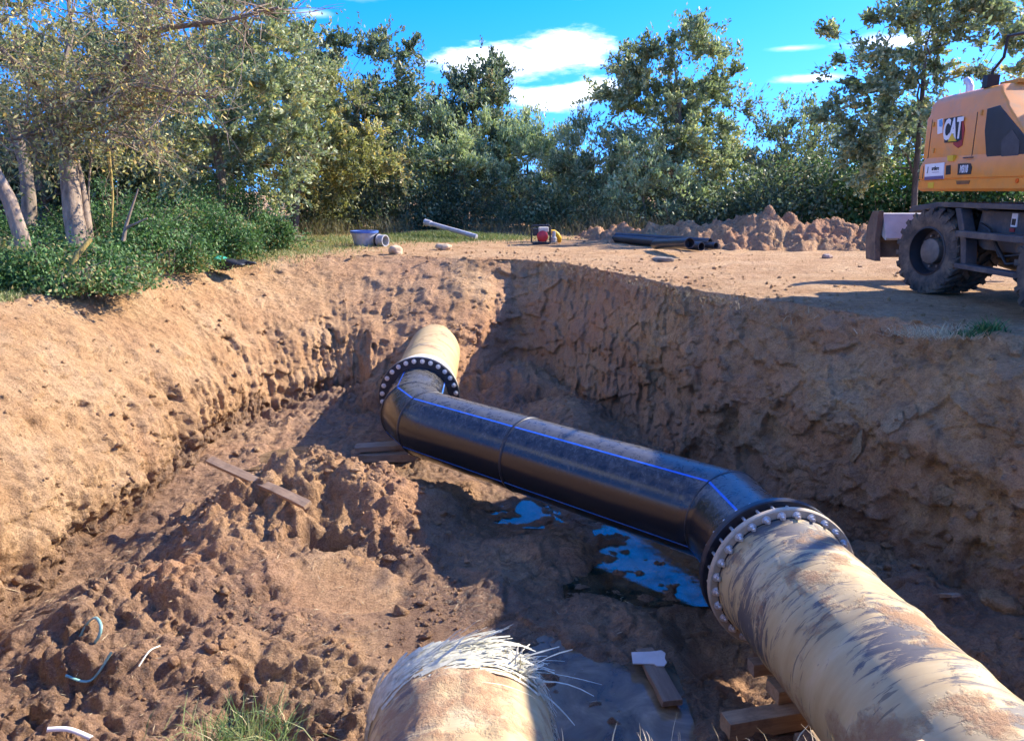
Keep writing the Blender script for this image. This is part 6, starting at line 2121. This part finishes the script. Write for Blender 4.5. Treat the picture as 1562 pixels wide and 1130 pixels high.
# near lip of the pit
c = at_z(352, 1128, -0.02)
grass('grass_tuft', 'green grass tuft at the bottom edge, left of the cut pipe', 'grass', np.column_stack([c.x + rngG.normal(size=420) * 0.07, 1.68 + rngG.normal(size=420) * 0.05, np.full(420, -0.09)]), 0.10, 0.0035, tilt=0.5, lean=0.6, seed=30)
c = at_z(1000, 1135, -0.02)
grass('grass_tuft', 'few dry grass blades at the bottom edge right of the cut pipe', 'grass', np.column_stack([c.x + rngG.normal(size=60) * 0.09, 1.60 + rngG.normal(size=60) * 0.03, np.full(60, -0.06)]), 0.07, 0.003, 'dry', tilt=0.75, lean=0.5, seed=31)
c = at_z(1240, 1135, -0.02)
grass('grass_tuft', 'sparse dry blades at the bottom edge below the near pipe', 'grass', np.column_stack([c.x + rngG.normal(size=36) * 0.08, 1.60 + rngG.normal(size=36) * 0.03, np.full(36, -0.06)]), 0.06, 0.003, 'dry', tilt=0.75, lean=0.5, seed=32)
c = at_z(1515, 508, 0.0)
grass('weed', 'small green weed on the rim below the excavator', 'weed', np.column_stack([c.x + rngG.normal(size=160) * 0.07, c.y + 0.1 + rngG.normal(size=160) * 0.06, np.full(160, -0.02)]), 0.16, 0.012, 'bramble', tilt=0.5, lean=0.55, seed=33)
grass('weed', 'flat green weed left of the small upright one on the right rim', 'weed', np.column_stack([c.x - 0.22 + rngG.normal(size=120) * 0.05, c.y + 0.05 + rngG.normal(size=120) * 0.05, np.full(120, -0.03)]), 0.07, 0.012, 'bramble', tilt=0.4, lean=0.9, seed=34)
c = at_z(1425, 503, 0.0)
grass('dry_grass', 'matted straw on the right rim in front of the excavator wheel', 'grass', np.column_stack([c.x + rngG.normal(size=700) * 0.22, c.y - 0.05 + rngG.normal(size=700) * 0.10, np.full(700, -0.05)]), 0.14, 0.006, 'dry', tilt=0.75, lean=1.2, seed=35)
# grass hanging over the far and right rim
q3 = []
rimS = catmull(ST, 40)
for row in rimS:
    if row[0] > 0.6 and row[1] > 8.5:
        for _ in range(9):
            q3.append((row[0] + rngG.normal() * 0.12 - 0.05, row[1] + rngG.normal() * 0.15 - 0.05, -0.03 - abs(rngG.normal()) * 0.12))
grass('rim_straw', 'dry straw and roots hanging along the shaded right rim', 'grass', np.array(q3), 0.10, 0.006, 'dry', lean=1.3, tilt=0.4, kind='stuff', seed=36)


# ------------------------------------------------------------------ loose clods and straw in the pit
def clod_stuff():
    rng = np.random.default_rng(321)
    bases = []
    for sub in (1, 2):
        bm = bmesh.new(); bmesh.ops.create_icosphere(bm, subdivisions=sub, radius=1.0)
        bases.append((np.array([v.co for v in bm.verts]), np.array([[v.index for v in f.verts] for f in bm.faces]))); bm.free()
    x = np.concatenate([rng.uniform(-3.4, -0.4, 3000), rng.uniform(-3.2, -0.9, 1400), rng.uniform(-4.0, 1.5, 700), rng.uniform(2.4, 4.8, 900), rng.uniform(-0.5, 1.6, 500)])
    y = np.concatenate([rng.uniform(3.0, 8.3, 3000), rng.uniform(6.3, 8.1, 1400), rng.uniform(9, 12.6, 700), rng.uniform(3.0, 7.5, 900), rng.uniform(10.3, 13.2, 500)])
    Z, wet = floor_fields(x, y)
    n_ = fbm(x / 0.6, y / 0.6, oct=2, seed=77)
    inplate = np.hypot((x + 1.42) / 0.55, (y - 5.95) / 0.47) < 1.0
    ok = (Z > WATER_Z + 0.02) & (n_ > -0.05) & ~inplate
    x, y, Z, wet = x[ok], y[ok], Z[ok], wet[ok]
    r = 0.006 + 0.026 * rng.random(len(x)) ** 3
    bigm = (rng.random(len(x)) < 0.045) & (x < -0.6)
    r = np.where(bigm, 0.03 + 0.045 * rng.random(len(x)) ** 1.5, r)
    r = np.where(x > 2.3, r * 1.6, r)
    VV, FF, WW, TT = [], [], [], []
    b = 0
    for (bv, bf), sel in ((bases[0], r <= 0.03), (bases[1], r > 0.03)):
        m_ = int(sel.sum())
        sc = rng.uniform(0.55, 1.35, (m_, 3)) * np.array([1, 1, 0.75])
        a = rng.normal(size=(m_, 1, 3)); a2 = rng.normal(size=(m_, 1, 3))
        # knock flat facets off each lump so that the clods are angular
        P_ = np.broadcast_to(bv[None], (m_, len(bv), 3)).copy()
        for k in range(5):
            nn = rng.normal(size=(m_, 1, 3)); nn /= np.linalg.norm(nn, axis=2, keepdims=True)
            d = (P_ * nn).sum(2, keepdims=True)
            lim = rng.uniform(0.35, 0.75, (m_, 1, 1))
            P_ = P_ - nn * np.maximum(d - lim, 0)
        P_ = P_ * (1 + 0.10 * rng.normal(size=(m_, len(bv), 1)))
        P_ = P_ * (r[sel][:, None] * sc)[:, None, :] + np.column_stack([x[sel], y[sel], Z[sel] + r[sel] * 0.25])[:, None, :]
        VV.append(P_.reshape(-1, 3)); FF.append((bf[None] + (np.arange(m_) * len(bv))[:, None, None]).reshape(-1, 3) + b)
        b += m_ * len(bv)
        WW.append(np.repeat(wet[sel] * 0.6, len(bv))); TT.append(np.repeat(rng.random(m_) * 0.6, len(bv)))
    me = mesh_np('soil_crumbs', np.concatenate(VV), np.concatenate(FF), False, (M_SOIL,), {'wet': np.concatenate(WW), 'tone': np.concatenate(TT)})
    o = link('soil_crumbs', me, kind='stuff')
    o['label'] = 'loose crumbs of earth over the pit floor'


clod_stuff()


def straw_bits():
    rng = np.random.default_rng(55)
    n = 900
    X = np.concatenate([rng.uniform(-3.8, -1.0, n), rng.uniform(-0.6, 1.6, 250)]); Y = np.concatenate([rng.uniform(3.2, 6.6, n), rng.uniform(4.0, 6.2, 250)])
    Z, _ = floor_fields(X, Y)
    ok = Z > WATER_Z
    X, Y, Z = X[ok], Y[ok], Z[ok]
    a = rng.uniform(0, math.pi * 2, len(X))
    D = np.column_stack([np.cos(a), np.sin(a), rng.normal(size=len(X)) * 0.15])
    V, F = leaf_quads(np.column_stack([X, Y, Z + 0.012]), D, rng.uniform(0.02, 0.11, len(X)), rng.uniform(0.003, 0.006, len(X)), rng)
    o = link('straw', mesh_np('straw', V, F, False, (LEAF['dry'],), {'tint': np.repeat(rng.uniform(0.3, 1, len(X)), 4)}), kind='stuff')
    o['label'] = 'bits of straw strewn over the mud'


straw_bits()
# clods with a place of their own
lump('soil_clod', 'knobbly clod on the near bank at the bottom right edge', (1.06, 1.66, -0.17), 0.085, 5, M_CLAY, 'clod', 0.9)
lump('soil_clod', 'smaller clod beside the knobbly one at the bottom right edge', (1.20, 1.63, -0.17), 0.055, 17, M_CLAY, 'clod', 0.9)
lump('soil_clod', 'boulder sized clod in the rubble at the foot of the right wall', (3.95, 5.55, -1.95), 0.17, 53, M_SOIL, 'clod', 0.6, 4)


# ------------------------------------------------------------------ clay slabs that hang on the right wall
from mathutils.bvhtree import BVHTree


def wall_bvh():
    me = GROUND.data
    n = len(me.vertices)
    co = np.empty(n * 3, np.float32); me.vertices.foreach_get('co', co); co = co.reshape(-1, 3)
    lv = np.empty(len(me.loops), np.int32); me.loops.foreach_get('vertex_index', lv); F = lv.reshape(-1, 4)
    c = co[F[:, 0]]
    F = F[(c[:, 0] > 1.0) & (c[:, 0] < 7) & (c[:, 1] > 2) & (c[:, 1] < 13)]
    u, inv = np.unique(F, return_inverse=True)
    return BVHTree.FromPolygons([tuple(v) for v in co[u]], inv.reshape(-1, 4).tolist())


WB = wall_bvh()


def wall_slab(label, poly, thick, mat, name='clay_slab'):
    """jagged plate: outline given where it sits on the wall"""
    pts = []
    for (x, y) in poly:
        d = ray(x, y).normalized()
        h = WB.ray_cast(cam.location, d)
        if h[0] is None:
            return
        pts.append(h[0])
    c = sum(pts, Vector()) / len(pts)
    nrm = Vector((0, 0, 0))
    for i in range(len(pts)):
        nrm += (pts[i] - c).cross(pts[(i + 1) % len(pts)] - c)
    nrm.normalize()
    if nrm.dot(cam.location - c) < 0:
        nrm = -nrm
    flat = [q - nrm * (q - c).dot(nrm) * 0.7 for q in pts]
    bm = bmesh.new()
    back = [bm.verts.new(q - nrm * 0.10 - c) for q in flat]
    front = [bm.verts.new(q + nrm * (thick + random.uniform(-0.006, 0.006)) - c) for q in flat]
    inner = [bm.verts.new((q - c) * 0.6 + nrm * (thick + random.uniform(0.0, 0.018))) for q in flat]
    n = len(flat)
    for i in range(n):
        j = (i + 1) % n
        bm.faces.new((back[i], back[j], front[j], front[i]))
        bm.faces.new((front[i], front[j], inner[j], inner[i]))
    bm.faces.new(inner)
    bmesh.ops.recalc_face_normals(bm, faces=bm.faces)
    me = bpy.data.meshes.new(name); bm.to_mesh(me); bm.free()
    me.materials.append(mat)
    o = link(name, me, None, loc=c)
    return tag(o, label, 'clay slab')


wall_slab('broad pale slab of clay on the right wall with a crack beside it', [(1343, 655), (1350, 634), (1366, 625), (1378, 628), (1381, 645), (1372, 657), (1356, 664)], 0.03, M_SOIL)
wall_slab('narrow pale flake hanging right below the broad slab on the right wall', [(1374, 668), (1385, 658), (1387, 690), (1382, 706), (1375, 700)], 0.03, M_SOIL)
wall_slab('pale upright flake left of and below the broad slab on the right wall', [(1306, 668), (1318, 655), (1316, 690), (1304, 706), (1297, 704)], 0.03, M_SOIL)
wall_slab('small pale slab right of the crack on the right wall', [(1382, 622), (1398, 618), (1402, 630), (1390, 642), (1384, 640)], 0.025, M_SOIL)
wall_slab('pale lump near the right picture edge halfway up the wall', [(1498, 640), (1512, 634), (1520, 642), (1510, 652), (1500, 650)], 0.03, M_SOIL)
wall_slab('pale lump on the right rim near the picture edge', [(1536, 528), (1552, 518), (1562, 530), (1556, 546), (1542, 544)], 0.05, M_SOIL)
wall_slab('angular clod low on the right wall above the near pipe', [(1418, 745), (1440, 738), (1462, 752), (1450, 772), (1424, 768)], 0.04, M_SOIL)


# ------------------------------------------------------------------ crumbs, pebbles and rootlets on the walls and the pad
def wall_crumbs():
    rng = np.random.default_rng(808)
    me = GROUND.data
    n = len(me.vertices)
    co = np.empty(n * 3, np.float32); me.vertices.foreach_get('co', co); co = co.reshape(-1, 3)
    at_ = np.empty(n, np.float32); me.attributes['tone'].data.foreach_get('value', at_)
    wt_ = np.empty(n, np.float32); me.attributes['wet'].data.foreach_get('value', wt_)
    wall = np.where((co[:, 2] < -0.04) & (co[:, 2] > -2.1) & (co[:, 1] > 3.0))[0]
    pad = np.where((co[:, 2] > -0.06) & (co[:, 1] > 6.5) & (co[:, 1] < 22) & (np.abs(co[:, 0]) < 9))[0]
    clump = fbm(co[wall, 0] / 0.5, co[wall, 1] / 0.5, co[wall, 2] / 0.5, oct=2, seed=5)
    right = co[wall, 0] > 1.0
    w_ = np.where(right, 1.6, 0.7) * np.clip(clump + 0.25, 0.02, 1)
    iw = rng.choice(wall, 2600, p=w_ / w_.sum())
    ip = rng.choice(pad, 1500)
    idx = np.concatenate([iw, ip])
    P0 = co[idx] + rng.normal(size=(len(idx), 3)) * np.array([0.02, 0.02, 0.0])
    P0[len(iw):, :2] += rng.normal(size=(len(ip), 2)) * 0.25
    P0[len(iw):, 2] = ground_z(P0[len(iw):, 0], P0[len(iw):, 1]) + 0.004
    r = 0.008 + 0.040 * rng.random(len(idx)) ** 4
    r[len(iw):] = 0.010 + 0.030 * rng.random(len(ip)) ** 4
    bm = bmesh.new(); bmesh.ops.create_icosphere(bm, subdivisions=1, radius=1.0)
    bv = np.array([v.co for v in bm.verts]); bf = np.array([[v.index for v in f.verts] for f in bm.faces]); bm.free()
    m_ = len(idx)
    Q = bv[None] * (1 + 0.22 * rng.normal(size=(m_, len(bv), 1))) * (r[:, None] * rng.uniform(0.6, 1.3, (m_, 3)))[:, None, :] + P0[:, None, :]
    F = (bf[None] + (np.arange(m_) * len(bv))[:, None, None]).reshape(-1, 3)
    tn = np.clip(at_[idx] * 0.8 + rng.normal(size=m_) * 0.2, 0, 1); wt = wt_[idx] * 0.8
    o = link('earth_crumbs', mesh_np('earth_crumbs', Q.reshape(-1, 3), F, False, (M_SOIL,), {'wet': np.repeat(wt, len(bv)), 'tone': np.repeat(tn, len(bv))}), kind='stuff')
    o['label'] = 'crumbs of earth and pebbles on the pit walls and the pad'
    # rootlets and straw
    ir = rng.choice(wall, 1100)
    a = rng.normal(size=(len(ir), 3)); a[:, 2] -= 0.5
    V, Fq = leaf_quads(co[ir] + np.array([0, 0, 0.012]), a, rng.uniform(0.04, 0.20, len(ir)), rng.uniform(0.003, 0.007, len(ir)), rng)
    o = link('rootlets', mesh_np('rootlets', V, Fq, False, (LEAF['dry'],), {'tint': np.repeat(rng.uniform(0.0, 0.8, len(ir)), 4)}), kind='stuff')
    o['label'] = 'rootlets and straw sticking out of the pit walls'


wall_crumbs()

# ------------------------------------------------------------------ put every thing's empty at its own base
bpy.context.view_layer.update()
for o in list(scene.objects):
    if o.type == 'EMPTY' and o.parent is None and o.location.length < 1e-6 and o.children:
        pts = [c.matrix_world @ Vector(b) for c in o.children for b in c.bound_box]
        base = Vector((sum(q.x for q in pts) / len(pts), sum(q.y for q in pts) / len(pts), min(q.z for q in pts)))
        o.location = base
        for c in o.children:
            c.location = c.location - base
bpy.context.view_layer.update()
